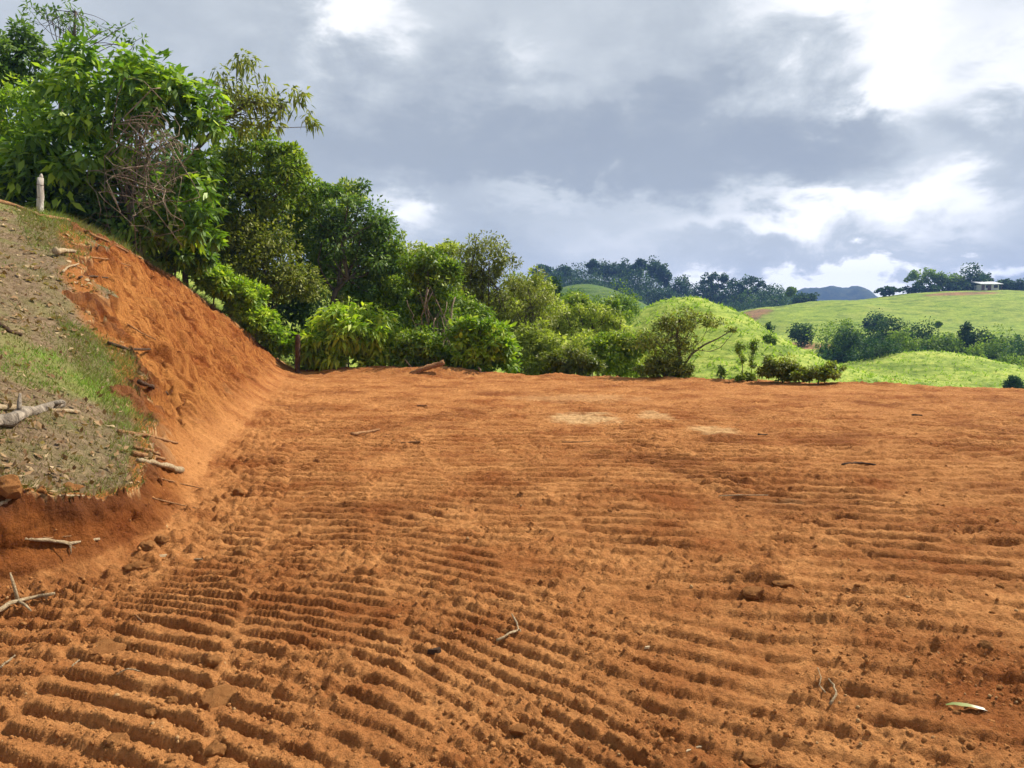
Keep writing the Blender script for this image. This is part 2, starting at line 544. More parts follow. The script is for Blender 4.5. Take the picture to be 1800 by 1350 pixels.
def soil_mat(name):
    """red subsoil; 'cut' (0..1) fades to the raw bank soil, 'streak' to scraped tooth marks, 'tone' to ochre, 'pale' to dry dust or topsoil"""
    m, nt, N, L, out = new_mat(name)
    v = obj_vec(nt)
    cut, tone, pale, stw = (n_attr(nt, k) for k in ('cut', 'tone', 'pale', 'streak'))
    g = n_noise(nt, 1.1, 6, 0.62, v)
    f = n_noise(nt, 34, 6, 0.72, v)
    f2 = n_noise(nt, 7, 5, 0.65, v)
    red = n_mix(nt, cut, (0.255, 0.086, 0.025), (0.25, 0.070, 0.017))
    ochre = n_mix(nt, cut, (0.50, 0.232, 0.082), (0.45, 0.190, 0.055))
    dust = n_mix(nt, cut, (0.60, 0.39, 0.19), (0.19, 0.085, 0.038))
    c = n_mix(nt, n_ramp(nt, g, [(0.34, 0.0), (0.60, 1.0)]), red, ochre)
    c = n_mix(nt, n_ramp(nt, f2, [(0.40, 0.0), (0.66, 0.55)]), c, red)
    c = n_mix(nt, tone, c, ochre)
    c = n_mix(nt, 0.9, c, n_ramp(nt, f, [(0.28, (0.46, 0.42, 0.40)), (0.5, (0.95, 0.93, 0.92)), (0.74, (1.22, 1.22, 1.22))]), 'MULTIPLY')
    c = n_mix(nt, pale, c, dust)
    sp = n_noise(nt, 110, 2, 0.5, v)
    c = n_mix(nt, n_ramp(nt, sp, [(0.68, 0.0), (0.78, 0.5)]), c, (0.60, 0.40, 0.20))
    damp_shade = n_attr(nt, 'damp_shade')  # darkens moist soil and carries the painted shade of the near bank
    c = n_mix(nt, damp_shade, c, n_mix(nt, 1.0, c, (0.50, 0.40, 0.36), 'MULTIPLY'))
    sep = N.new('ShaderNodeSeparateXYZ'); L.new(v, sep.inputs[0])
    al = n_math(nt, 'SUBTRACT', sep.outputs[1], n_math(nt, 'MULTIPLY', sep.outputs[2], 0.55))

    def streaks(a, b):
        cb = N.new('ShaderNodeCombineXYZ')
        L.new(n_math(nt, 'MULTIPLY', al, a), cb.inputs[0]); L.new(n_math(nt, 'MULTIPLY', sep.outputs[2], b), cb.inputs[1])
        return n_noise(nt, 1.0, 6, 0.66, cb.outputs[0])
    st, pits = streaks(8.0, 1.3), streaks(15.0, 7.0)
    cs = n_mix(nt, 0.9, c, n_ramp(nt, st, [(0.40, (0.52, 0.38, 0.30)), (0.5, (0.95, 0.9, 0.85)), (0.60, (1.15, 1.18, 1.15))]), 'MULTIPLY')
    cs = n_mix(nt, n_ramp(nt, pits, [(0.32, 0.75), (0.43, 0.0)]), cs, (0.13, 0.042, 0.014))
    c = n_mix(nt, stw, c, cs)
    sh = n_math(nt, 'MULTIPLY', n_math(nt, 'ADD', st, n_math(nt, 'MULTIPLY', pits, 0.7)), stw)
    b1 = n_bump(nt, sh, 1.0, 0.10)
    b2 = n_bump(nt, n_noise(nt, 17, 5, 0.7, v), 0.8, 0.06, b1)
    b3 = n_bump(nt, n_noise(nt, 70, 5, 0.75, v), 0.8, 0.016, b2)
    princ(nt, out, c, 0.96, b3, 0.06)
    return m


M_SOIL = soil_mat('red_soil')
M_BANK = M_SOIL


def turf_mat():
    m, nt, N, L, out = new_mat('thin_turf')
    v = obj_vec(nt)
    a = n_noise(nt, 1.6, 5, 0.6, v); b = n_noise(nt, 14, 5, 0.65, v); f = n_noise(nt, 60, 4, 0.7, v)
    c = n_mix(nt, n_ramp(nt, b, [(0.35, 0.0), (0.65, 1.0)]), (0.125, 0.078, 0.044), (0.30, 0.215, 0.130))
    c = n_mix(nt, n_ramp(nt, a, [(0.48, 0.0), (0.66, 0.6)]), c, (0.16, 0.155, 0.06))
    c = n_mix(nt, n_attr(nt, 'tone'), c, (0.22, 0.25, 0.06))
    c = n_mix(nt, 0.8, c, n_ramp(nt, f, [(0.3, (0.5, 0.5, 0.5)), (0.7, (1.1, 1.1, 1.1))]), 'MULTIPLY')
    c = n_mix(nt, n_attr(nt, 'pale'), c, (0.30, 0.115, 0.032))
    princ(nt, out, c, 0.95, n_bump(nt, n_math(nt, 'ADD', b, f), 0.8, 0.03), 0.1)
    return m


M_TURF = turf_mat()


def land_mat():
    m, nt, N, L, out = new_mat('pasture')
    v = obj_vec(nt)
    mp = N.new('ShaderNodeMapping'); mp.inputs['Scale'].default_value = (1, 1, 2.6); L.new(v, mp.inputs[0])
    t = n_noise(nt, 1.15, 5, 0.7, mp.outputs[0], 0.6); b = n_noise(nt, 0.09, 4, 0.6, v)
    mp2 = N.new('ShaderNodeMapping'); mp2.inputs['Scale'].default_value = (0.16, 0.16, 1.1); L.new(v, mp2.inputs[0])
    t2 = n_noise(nt, 1.0, 6, 0.68, mp2.outputs[0], 0.5)
    near_ = n_ramp(nt, t, [(0.32, (0.30, 0.42, 0.25)), (0.47, (0.85, 0.92, 0.75)), (0.64, (1.30, 1.18, 1.25))])
    c = n_attr(nt, 'cover', 'Color')
    c = n_mix(nt, 0.85, c, near_, 'MULTIPLY')
    c = n_mix(nt, n_ramp(nt, b, [(0.4, 0.0), (0.68, 0.22)]), c, (0.27, 0.26, 0.07))
    c = n_mix(nt, 0.8, c, n_ramp(nt, t2, [(0.38, (0.42, 0.54, 0.36)), (0.50, (0.93, 0.96, 0.88)), (0.62, (1.2, 1.12, 1.12))]), 'MULTIPLY')
    princ(nt, out, c, 0.9, n_bump(nt, n_math(nt, 'ADD', t, n_math(nt, 'MULTIPLY', t2, 1.5)), 0.45, 0.5), 0.1)
    return m


M_LAND = land_mat()


def leaf_mat(name, dark, mid, light, trans=0.35, rough=0.52, spec=0.28):
    m, nt, N, L, out = new_mat(name)
    c = n_ramp(nt, n_attr(nt, 'tint'), [(0.0, dark), (0.55, mid), (1.0, light)])
    p = princ(nt, None, c, rough, None, spec)
    tr = N.new('ShaderNodeBsdfTranslucent')
    c2 = n_mix(nt, 1.0, c, (1.5, 1.75, 0.7), 'MULTIPLY')
    L.new(c2, tr.inputs[0])
    mx = N.new('ShaderNodeMixShader'); mx.inputs[0].default_value = trans
    L.new(p.outputs[0], mx.inputs[1]); L.new(tr.outputs[0], mx.inputs[2]); L.new(mx.outputs[0], out.inputs[0])
    return m


LEAF = {
    'big':    leaf_mat('leaf_glossy', (0.067, 0.129, 0.015), (0.144, 0.249, 0.024), (0.441, 0.545, 0.055), 0.30, 0.50, 0.35),
    'bright': leaf_mat('leaf_bright', (0.122, 0.207, 0.015), (0.267, 0.371, 0.028), (0.530, 0.577, 0.062), 0.38),
    'mid':    leaf_mat('leaf_mid', (0.077, 0.132, 0.014), (0.174, 0.248, 0.025), (0.354, 0.391, 0.047), 0.33),
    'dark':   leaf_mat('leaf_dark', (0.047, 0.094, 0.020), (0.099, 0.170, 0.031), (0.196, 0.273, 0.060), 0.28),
    'olive':  leaf_mat('leaf_olive', (0.084, 0.112, 0.020), (0.190, 0.209, 0.034), (0.337, 0.334, 0.060), 0.33),
    'rust':   leaf_mat('leaf_rust', (0.095, 0.104, 0.022), (0.198, 0.199, 0.040), (0.300, 0.319, 0.061), 0.30),
    'pale':   leaf_mat('leaf_pale', (0.165, 0.203, 0.031), (0.330, 0.363, 0.063), (0.579, 0.573, 0.125), 0.35),
    'yellow': leaf_mat('leaf_yellow', (0.122, 0.133, 0.018), (0.244, 0.238, 0.030), (0.415, 0.371, 0.060), 0.38),
    'far':    leaf_mat('leaf_far_shaded', (0.022, 0.056, 0.022), (0.048, 0.104, 0.034), (0.105, 0.175, 0.050), 0.15, 0.7, 0.1),  # darkened leaves: cloud shade over the far wood put into their colour
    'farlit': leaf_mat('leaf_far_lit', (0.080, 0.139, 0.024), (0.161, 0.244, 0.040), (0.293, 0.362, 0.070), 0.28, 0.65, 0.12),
    'grass':  leaf_mat('grass_blade', (0.17, 0.125, 0.050), (0.15, 0.200, 0.040), (0.24, 0.36, 0.06), 0.30, 0.6, 0.2),
    'tuft':   leaf_mat('pasture_blade', (0.159, 0.244, 0.035), (0.317, 0.418, 0.055), (0.488, 0.545, 0.100), 0.35, 0.6, 0.2),
    'dead':   leaf_mat('dead_leaf', (0.16, 0.085, 0.040), (0.30, 0.185, 0.095), (0.46, 0.34, 0.20), 0.15, 0.8, 0.15),
}


def bark_mat(name, a, b, scale=9.0, stretch=0.25):
    m, nt, N, L, out = new_mat(name)
    v = obj_vec(nt)
    mp = N.new('ShaderNodeMapping'); mp.inputs['Scale'].default_value = (1, 1, stretch); L.new(v, mp.inputs[0])
    t = n_noise(nt, scale, 6, 0.68, mp.outputs[0], 0.4); f = n_noise(nt, scale * 5, 4, 0.6, mp.outputs[0])
    c = n_mix(nt, n_ramp(nt, t, [(0.34, 0.0), (0.66, 1.0)]), a, b)
    princ(nt, out, c, 0.9, n_bump(nt, n_math(nt, 'ADD', t, f), 0.8, 0.03), 0.15)
    return m


M_BARK = bark_mat('bark', (0.055, 0.040, 0.028), (0.19, 0.15, 0.11))
M_VINE = bark_mat('dry_vine', (0.13, 0.090, 0.060), (0.34, 0.26, 0.18), 14, 0.5)
M_GREYWOOD = bark_mat('weathered_wood', (0.06, 0.045, 0.034), (0.42, 0.35, 0.27), 11, 0.7)
M_POST = bark_mat('post_wood', (0.36, 0.30, 0.25), (0.66, 0.60, 0.52), 22, 0.12)
M_PALEWOOD = bark_mat('pale_wood', (0.32, 0.21, 0.11), (0.60, 0.48, 0.31), 34, 0.8)
M_ROOT = bark_mat('root_wood', (0.20, 0.085, 0.035), (0.46, 0.26, 0.12), 24, 0.8)
M_DARKWOOD = bark_mat('dark_wood', (0.035, 0.020, 0.014), (0.13, 0.075, 0.045), 18, 0.6)


def plain_mat(name, c1, c2, scale, rough=0.8, bump=0.3):
    m, nt, N, L, out = new_mat(name)
    v = obj_vec(nt); t = n_noise(nt, scale, 5, 0.6, v)
    princ(nt, out, n_mix(nt, t, c1, c2), rough, n_bump(nt, t, bump, 0.02), 0.25)
    return m


M_ROOF = plain_mat('metal_roof', (0.52, 0.54, 0.56), (0.66, 0.67, 0.68), 2.0, 0.45)
M_WALL = plain_mat('rendered_wall', (0.60, 0.57, 0.50), (0.72, 0.69, 0.62), 1.5)
M_DARK = plain_mat('dark_opening', (0.03, 0.025, 0.02), (0.06, 0.05, 0.04), 2.0)
M_TIMBER = plain_mat('timber_wall', (0.10, 0.06, 0.045), (0.20, 0.12, 0.09), 3.0)


# ------------------------------------------------------------------ terrain meshes
def build_near_land():
    OX, OY = 0.0, -1.5
    nc, nr = 830, 890
    ang = np.radians(np.linspace(-44, 44, nc))
    r = np.concatenate([np.linspace(1.2, 3.4, 26, endpoint=False), np.exp(np.linspace(math.log(3.4), math.log(37.0), nr - 26))])
    A, R = np.meshgrid(ang, r)
    x = OX + np.sin(A) * R; y = OY + np.cos(A) * R
    z, cls = surface(x.ravel(), y.ravel())
    x, y = x.ravel(), y.ravel()
    sw = np.where(cls == 1, sst(0.04, 0.25, z) * sst(8.5, 6.0, y), 0)
    f1, c1 = worley((y - x) * 7, z * 9, 12)
    push = sw * (0.11 * fbm((y - x) * 2.4, z * 3.5, 4, 221, 0.65) + 0.06 * np.clip(0.55 - f1, 0, 1) * (c1 > 0.4) - 0.10 * sst(0.2, 0.5, fbm((y - x) * 1.5, z * 4 + 2, 3, 223)))
    V = np.stack([x + push * 0.75, y - push * 0.65, z], 1)
    idx = np.arange(nr * nc).reshape(nr, nc)
    Q = np.stack([idx[:-1, :-1], idx[:-1, 1:], idx[1:, 1:], idx[1:, :-1]], -1).reshape(-1, 4)
    qc = cls[Q]
    cnt = np.stack([(qc == k).sum(1) for k in range(4)], 1)
    fc = cnt.argmax(1)
    # soil tone and pale dusty patches (stains with their own outlines)
    tone = sst(0.0, 0.5, fbm(x * 0.45, y * 0.45, 4, 201)) * 0.45
    tone = np.where(cls == 1, np.clip(1.15 * np.exp(-((natural(x, y) - z) / 0.9) ** 2 - ((y - 12.0) / 6.5) ** 2) + 0.7 * fbm(y * 2.2, z * 0.8, 3, 203), 0, 1) * sst(0.05, .35, natural(x, y) - z), tone)
    tone = np.where(cls == 2, np.clip(1.1 * np.exp(-((x + 4.5) / 1.1) ** 2 - ((y - 8.0) / 0.75) ** 2) + 0.7 * np.exp(-((x + 10.8) / 2.5) ** 2 - ((y - 17.0) / 2.2) ** 2) + 0.75 * fbm(x * 1.6, y * 1.6, 3, 205) - 0.12, 0, 0.85), tone)
    pale = np.zeros(len(x))
    for (px, py, rx, ry, a) in ((1030, 738, 62, 11, .72), (1255, 758, 42, 8, .62), (1150, 733, 34, 7, .5), (1385, 888, 34, 6, .5), (1010, 700, 120, 7, .25)):
        a_, b_ = ray(px, py); D = -CAMH / b_
        dx = D * rx / FPX; dy = D * D / (CAMH * FPX) * ry
        q = ((x - a_ * D) / dx) ** 2 + ((y - D) / dy) ** 2
        pale = np.maximum(pale, a * sst(1.5, 0.2, q + 1.3 * fbm(x * 2.4, y * 2.4, 4, 207)))
    pale = np.where(cls == 2, sst(0.15, 0.6, -(natural(x, y) - 0) * 0 + np.clip(1 - np.abs(face_plane(x, y)[0] - natural(x, y)) / 0.25, 0, 1) * 0.8), pale)
    lip = natural(x, y) - z
    pale = np.where(cls == 1, np.clip(sst(0.17, 0.02, lip + 0.16 * fbm(x * 4, y * 4, 3, 209)) * 0.75 + 0.45 * sst(0.30, 0.55, fbm(y * 1.4, z * 2.0, 4, 211)), 0, 0.8) * sst(0.1, 0.5, z), pale)
    zt_ = np.where(y < 7, z * 2.6, z)
    cut = np.where(cls == 1, sst(0.10, 0.75, zt_), 0.0)
    streak = cut * sst(6.2, 9.0, y)
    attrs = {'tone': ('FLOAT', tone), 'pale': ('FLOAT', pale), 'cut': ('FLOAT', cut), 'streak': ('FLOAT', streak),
             'damp_shade': ('FLOAT', np.where(cls == 1, np.clip(0.9 * sst(7.6, 5.6, y) + 0.5 * sst(0.1, 0.5, fbm(y * 0.8, z * 1.2, 3, 231)), 0, 0.95) * sst(0.05, 0.4, zt_), 0.55 * sst(0.10, 0.45, fbm(x * 0.55, y * 0.55, 4, 233))))}  # moist patches; near bank face also gets its shade put into the colour

    def sub(name, k, mat, extra=None):
        sel = Q[np.isin(fc, k)]
        used, inv = np.unique(sel, return_inverse=True)
        at2 = {n: (t, a[used]) for n, (t, a) in attrs.items()}
        if extra is not None:
            at2['cover'] = ('FLOAT_COLOR', extra(V[used, 0], V[used, 1]))
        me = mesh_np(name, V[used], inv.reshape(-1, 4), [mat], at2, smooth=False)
        o = link(name, me)
        tag(o, kind='structure')
        return o
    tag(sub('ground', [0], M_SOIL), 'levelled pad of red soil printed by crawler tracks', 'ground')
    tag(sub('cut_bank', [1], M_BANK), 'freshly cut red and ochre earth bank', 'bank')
    tag(sub('grassy_slope', [2], M_TURF), 'grassy slope strewn with dead leaves above the cut', 'slope')
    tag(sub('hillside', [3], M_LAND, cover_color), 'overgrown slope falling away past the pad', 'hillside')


def cover_color(x, y):
    x = np.asarray(x, float); y = np.asarray(y, float)
    n = len(x)
    c = np.tile(np.array([0.30, 0.365, 0.072]), (n, 1))            # bright pasture

    def put(mask, col):
        nonlocal c
        mask = np.clip(mask, 0, 1)[:, None]
        c = c * (1 - mask) + np.array(col) * mask
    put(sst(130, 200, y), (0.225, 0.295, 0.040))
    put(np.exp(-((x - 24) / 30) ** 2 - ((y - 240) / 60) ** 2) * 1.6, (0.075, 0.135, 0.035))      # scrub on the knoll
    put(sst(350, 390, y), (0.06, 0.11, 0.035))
    f = fbm(x * 0.06, y * 0.06, 3, 301)
    put(sst(0.1, 0.5, f) * 0.3 * sst(110, 160, y), (0.27, 0.28, 0.08))
    for (px, py, D, rx, ry) in ((1310, 547, 286, 6, 9), (1330, 545, 290, 5, 8), (1420, 582, 150, 5, 5), (1690, 519, 300, 14, 5), (1535, 632, 84, 3.0, 1.2), (1400, 590, 130, 4, 5)):
        p = at(px, py, D)
        q = ((x - p.x) / rx) ** 2 + ((y - p.y) / ry) ** 2
        put(sst(1.6, 0.6, q + 0.6 * fbm(x * 0.4, y * 0.4, 3, 303)), (0.27, 0.145, 0.08))
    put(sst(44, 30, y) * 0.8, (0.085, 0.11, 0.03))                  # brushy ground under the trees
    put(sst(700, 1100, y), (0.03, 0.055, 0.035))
    return np.concatenate([c, np.ones((n, 1))], 1)


def far_bump(x, y):
    return 0.26 * fbm(x * 0.35, y * 0.35, 3, 141, 0.6) + 0.17 * np.abs(fbm(x * 1.15, y * 1.15, 2, 143)) + 0.07 * pn(x * 2.6, y * 2.6, 147)


def build_far_land():
    nc, nr = 480, 440
    ang = np.radians(np.linspace(-45, 45, nc))
    r = np.concatenate([np.exp(np.linspace(math.log(36.6), math.log(520), nr - 90)), np.exp(np.linspace(math.log(540), math.log(1650), 90))])
    A, R = np.meshgrid(ang, r)
    x = (np.sin(A) * R).ravel(); y = (-1.5 + np.cos(A) * R).ravel()
    z, cls, s, d = base_land(x, y)
    z = np.where(R.ravel() < 36.7, z - 0.05, z)
    far = sst(38, 60, R.ravel())
    z = z + far * far_bump(x, y)
    z = z + np.where(R.ravel() > 1100, 6 * fbm(x * 0.045, y * 0.02, 5, 145, 0.75), 0)
    idx = np.arange(nr * nc).reshape(nr, nc)
    Q = np.stack([idx[:-1, :-1], idx[:-1, 1:], idx[1:, 1:], idx[1:, :-1]], -1).reshape(-1, 4)
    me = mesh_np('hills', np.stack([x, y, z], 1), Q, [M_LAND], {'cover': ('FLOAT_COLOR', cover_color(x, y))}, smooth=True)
    tag(link('hills', me), 'rolling green pasture hills beyond the pad', 'hills', kind='structure')


build_near_land()
build_far_land()

# haze: pale even air round the whole site
mh, nt, N_, L_, out_ = new_mat('haze_air')
pv = N_.new('ShaderNodeVolumePrincipled')
pv.inputs['Color'].default_value = (0.24, 0.43, 1.0, 1)
pv.inputs['Density'].default_value = 0.00032
pv.inputs['Anisotropy'].default_value = 0.0
L_.new(pv.outputs[0], out_.inputs['Volume'])
hz = link('haze', MB().box((-1600, -40, -12), (1600, 1720, 120)).mesh('haze', mh, False))
tag(hz, 'thin bluish haze in the air over the valley', 'haze', kind='stuff')

# ------------------------------------------------------------------ foliage
def leaves_mesh(name, mat, cen, rad, per, L0, W0, rs, droop=0.15, outward=0.8, flat=0.75, tint_mu=0.5, tint_sd=0.22, fold=0.25, shell=0.45):
    """leaf-shaped folded blades spread through clumps; cen (n,3), rad (n,3)"""
    cen = np.asarray(cen, float); rad = np.asarray(rad, float)
    n = len(cen)
    ci = np.repeat(np.arange(n), per)
    k = len(ci)
    dirn = rs.normal(size=(k, 3)); dirn /= np.linalg.norm(dirn, axis=1)[:, None]
    rr = shell + (1 - shell) * rs.rand(k) ** 0.6
    p = cen[ci] + dirn * rr[:, None] * rad[ci]
    d = dirn * outward + rs.normal(size=(k, 3)) * 0.55
    d[:, 2] += 0.25 - droop * 2.0
    d /= np.linalg.norm(d, axis=1)[:, None] + 1e-9
    nrm = rs.normal(size=(k, 3)) * (1 - flat) + np.array([0, 0, 1.0]) * flat + dirn * 0.35
    side = np.cross(d, nrm); side /= np.linalg.norm(side, axis=1)[:, None] + 1e-9
    nr2 = np.cross(side, d)
    Ls = L0 * (0.65 + 0.7 * rs.rand(k))[:, None]; Ws = W0 * (0.7 + 0.6 * rs.rand(k))[:, None]
    mid = p + d * Ls * 0.45
    a = mid + side * Ws * 0.5 - nr2 * Ws * fold
    b = mid - side * Ws * 0.5 - nr2 * Ws * fold
    tip = p + d * Ls - nr2 * Ls * 0.12 - np.array([0, 0, 1.0]) * Ls * droop
    V = np.stack([p, a, tip, b], 1).reshape(-1, 3)
    q = np.arange(k)[:, None] * 4
    F = np.concatenate([q + np.array([[0, 1, 2]]), q + np.array([[0, 2, 3]])], 0)
    ct = rs.normal(size=n) * tint_sd * 0.8
    t = np.clip(tint_mu + ct[ci] + rs.normal(size=k) * tint_sd, 0, 1)
    return mesh_np(name, V, F, [mat], {'tint': ('FLOAT', np.repeat(t, 4))})


def clumps_in(ells, n, rs, size=(0.22, 0.38), shell=0.5, low=-0.75):
    """clump centres through a set of ellipsoids (c, r)"""
    vol = np.array([e[1][0] * e[1][2] for e in ells]); vol = vol / vol.sum()
    cen, rad = [], []
    for (c, r), v in zip(ells, vol):
        m = max(3, int(round(n * v)))
        got = 0
        while got < m:
            d = rs.normal(size=3); d /= np.linalg.norm(d)
            if d[2] < low: continue
            f = shell + (1 - shell) * rs.rand() ** 0.7
            cen.append(np.array(c) + d * f * np.array(r) * (0.78 + 0.50 * rs.rand() ** 1.6))
            s = rs.uniform(*size) * min(r[0], r[2]) * (0.6 + 0.65 * rs.rand())
            rad.append((s * 1.25, s * 1.25, s * 0.8))
            got += 1
    return np.array(cen), np.array(rad)


def limb(mb, p0, p1, r0, r1, rs, sag=0.12, n=6, seg=5):
    p0, p1 = Vector(p0), Vector(p1)
    d = p1 - p0
    off = Vector(rs.normal(size=3) * d.length * 0.10)
    pts, rr = [], []
    for i in range(seg + 1):
        t = i / seg
        p = p0 + d * t + off * math.sin(t * math.pi) + Vector((0, 0, -1)) * sag * d.length * (t * (1 - t)) * 1.2
        p += Vector(rs.normal(size=3)) * d.length * 0.018
        pts.append(p); rr.append(r0 + (r1 - r0) * t)
    mb.tube(pts, rr, n, cap=False)
    return pts


def ell(px, py, rx, ry, D, depth=None):
    c = at(px, py, D)
    s = math.hypot(1, (px - 900) / FPX) * D / FPX
    s = D / FPX
    return ((c.x, c.y, c.z), (rx * s, (depth if depth else 0.9 * (rx + ry) / 2) * s, ry * s))


ALL_TREES = []


def tree(name, label, cat, D, blobs, leaf='mid', trunk_px=None, n_cl=60, per=70, L=0.2, W=0.08, seed=1, csize=(0.25, 0.42), limbs=12, trunk_r=None,
         droop=0.12, shell=0.45, tint=(0.5, 0.2), group=None, bark=None, low=-0.8, trunk_pts=None, crown_name='crown', flat=0.7, base=None, extra=()):
    rs = np.random.RandomState(seed)
    ells = [ell(b[0], b[1], b[2], b[3], D + (b[4] if len(b) > 4 else 0)) for b in blobs]
    tx = trunk_px if trunk_px is not None else sum(b[0] * b[2] for b in blobs) / sum(b[2] for b in blobs)
    a, _ = ray(tx, 600)
    bx, by = a * D, D
    bz = gz(bx, by) if D < 36 else float(base_land(np.array([bx]), np.array([by]))[0][0])
    if base is not None: bx, by, bz = base
    root = link(name, None, loc=(bx, by, bz - 0.1))
    root.empty_display_size = 0.3
    org = Vector((bx, by, bz - 0.1))
    tag(root, label, cat, group)
    airy = shell <= 0.3
    if D < 45 and not airy: n_cl = int(n_cl * 1.35)
    cen, rad = clumps_in(ells, n_cl, rs, csize, shell=shell, low=low)
    per, W = (int(per * 1.15), W * 1.25) if D < 45 and not airy else (per, W)
    cm = leaves_mesh(crown_name, LEAF[leaf], cen - np.array(org), rad * 1.12, per, L, W, rs, droop=droop, tint_mu=tint[0], tint_sd=tint[1], flat=flat)
    crown = link(crown_name, cm, root)
    # skeleton: trunk into the crown, limbs out to clumps
    mb = MB()
    ctr = Vector(np.mean([e[0] for e in ells], 0))
    topc = max(e[0][2] for e in ells)
    H = max(0.4, ctr.z - org.z)
    tr = trunk_r if trunk_r else max(0.03, 0.028 * H)
    if trunk_pts:
        pts = [at(*p) for p in trunk_pts]
        pts = [org.copy()] + pts
    else:
        pts = []
        for i in range(7):
            t = i / 6
            p = org.lerp(ctr, t) + Vector((math.sin(t * 4 + seed) * 0.03 * H, math.cos(t * 3 + seed) * 0.03 * H, 0)) * t
            pts.append(p)
    rr = [tr * (1 - 0.6 * i / (len(pts) - 1)) for i in range(len(pts))]
    mb.tube([p - org for p in pts], rr, 8, rough=0.08, seed=seed)
    for path in extra:
        mb.tube([at(*q, D) - org for q in path], [tr * (0.62 - 0.42 * i / (len(path) - 1)) for i in range(len(path))], 6, rough=0.1, seed=seed)
    sel = rs.choice(len(cen), min(limbs, len(cen)), replace=False)
    for i in sel:
        c = Vector(cen[i])
        k = rs.randint(max(1, len(pts) // 2), len(pts))
        p0 = pts[k]
        limb(mb, p0 - org, c - org, rr[k] * (0.28 if airy else 0.5), max(0.006, rr[k] * 0.14), rs, 0.10, 5, 5)
    link('trunk', mb.mesh('trunk', bark or M_BARK), root)
    ALL_TREES.append(root)
    return root, org, cen


NEAR = 'trees and shrubs along the rim of the pad'
# --- big vine-smothered tree on the crest
big_blobs = [(190, 135, 85, 62), (110, 200, 60, 62, .5), (255, 185, 75, 60), (325, 195, 60, 52), (150, 265, 85, 60), (55, 285, 55, 60, .6), (120, 330, 80, 50, .8),
             (225, 330, 60, 55, 1.0), (300, 400, 55, 62, .6), (352, 390, 34, 72), (240, 425, 55, 55, 1.0), (335, 300, 45, 50, .8)]
root_big, org_big, cen_big = tree('vine_covered_tree', 'tall glossy-leaved tree smothered in dry brown vines behind the pale fence post', 'tree', 22.5,
                         big_blobs, 'big', trunk_px=250, n_cl=150, per=42, L=0.34, W=0.12, seed=3, csize=(0.26, 0.42), limbs=26, trunk_r=0.16, droop=0.22, tint=(0.45, 0.2), group=NEAR, shell=0.62)
tree('spreading_branch_tree', 'thin tree with drooping olive leaves reaching out to the sky over the wood', 'tree', 24.5,
     [(385, 160, 42, 38), (440, 170, 45, 34), (432, 108, 32, 22), (495, 180, 42, 26), (520, 165, 22, 16), (470, 215, 55, 20), (540, 212, 20, 16), (400, 215, 45, 25)], 'olive', trunk_px=330,
     n_cl=70, per=19, L=0.25, W=0.075, seed=5, csize=(0.36, 0.55), limbs=34, trunk_r=0.10, droop=0.36, tint=(0.62, 0.25), group=NEAR, shell=0.2,
     trunk_pts=[(320, 330, 24.5), (345, 262, 24.5), (400, 205, 24.5), (440, 180, 24.5), (500, 190, 24.5)])
tree('sparse_tall_tree', 'tall sparse tree with thin crooked bare-looking limbs above the vine tree', 'tree', 30,
     [(70, 25, 36, 22), (110, 15, 40, 20), (165, 50, 40, 20), (205, 55, 34, 16), (245, 70, 20, 9), (60, 50, 26, 10), (125, 50, 22, 24)], 'dark', trunk_px=100,
     n_cl=40, per=11, L=0.24, W=0.08, seed=7, csize=(0.30, 0.5), limbs=40, trunk_r=0.11, droop=0.1, tint=(0.6, 0.2), group=NEAR, shell=0.2,
     trunk_pts=[(105, 230, 30), (110, 110, 30), (130, 65, 30), (133, 20, 30)])
tree('leafy_tree', 'dense blue-green tree cut off by the left border of the photo', 'tree', 27,
     [(15, 95, 52, 42), (-30, 110, 60, 50), (45, 80, 22, 26), (20, 130, 40, 26)], 'dark', n_cl=60, per=60, L=0.2, W=0.075, seed=9, limbs=10, tint=(0.6, 0.2), group=NEAR)
tree('light_green_tree', 'light green feathery tree below the blue-green tree behind the grassy crest', 'tree', 26,
     [(25, 190, 50, 45), (-20, 240, 60, 70), (40, 250, 40, 55), (10, 310, 50, 40)], 'bright', n_cl=70, per=60, L=0.2, W=0.075, seed=11, limbs=10, tint=(0.45, 0.2), group=NEAR)
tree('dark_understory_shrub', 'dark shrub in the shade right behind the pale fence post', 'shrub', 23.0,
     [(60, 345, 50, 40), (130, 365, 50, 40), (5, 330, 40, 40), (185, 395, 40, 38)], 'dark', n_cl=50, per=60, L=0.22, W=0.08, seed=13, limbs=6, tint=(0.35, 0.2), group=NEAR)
tree('round_crown_tree', 'mid green tree with layered leafage right of the vine tree', 'tree', 29,
     [(440, 262, 62, 34), (500, 285, 42, 36), (415, 310, 55, 45), (480, 340, 62, 45), (530, 300, 16, 14), (420, 380, 60, 50), (395, 420, 40, 50)], 'mid', n_cl=150, per=75, L=0.19, W=0.075, seed=15, limbs=22, tint=(0.55, 0.22), group=NEAR)
tree('dark_crown_tree', 'dark spreading tree with a heavy bare limb above the light green shrub', 'tree', 30.5,
     [(590, 352, 62, 34), (645, 400, 54, 40), (555, 390, 54, 44), (600, 425, 66, 40), (660, 455, 50, 40), (655, 400, 34, 26), (640, 505, 55, 30), (560, 470, 30, 36)], 'dark', trunk_px=575,
     n_cl=120, per=75, L=0.18, W=0.065, seed=17, limbs=26, trunk_r=0.17, tint=(0.62, 0.2), group=NEAR, trunk_pts=[(578, 560, 30), (590, 510, 30), (612, 490, 30), (600, 420, 30)])
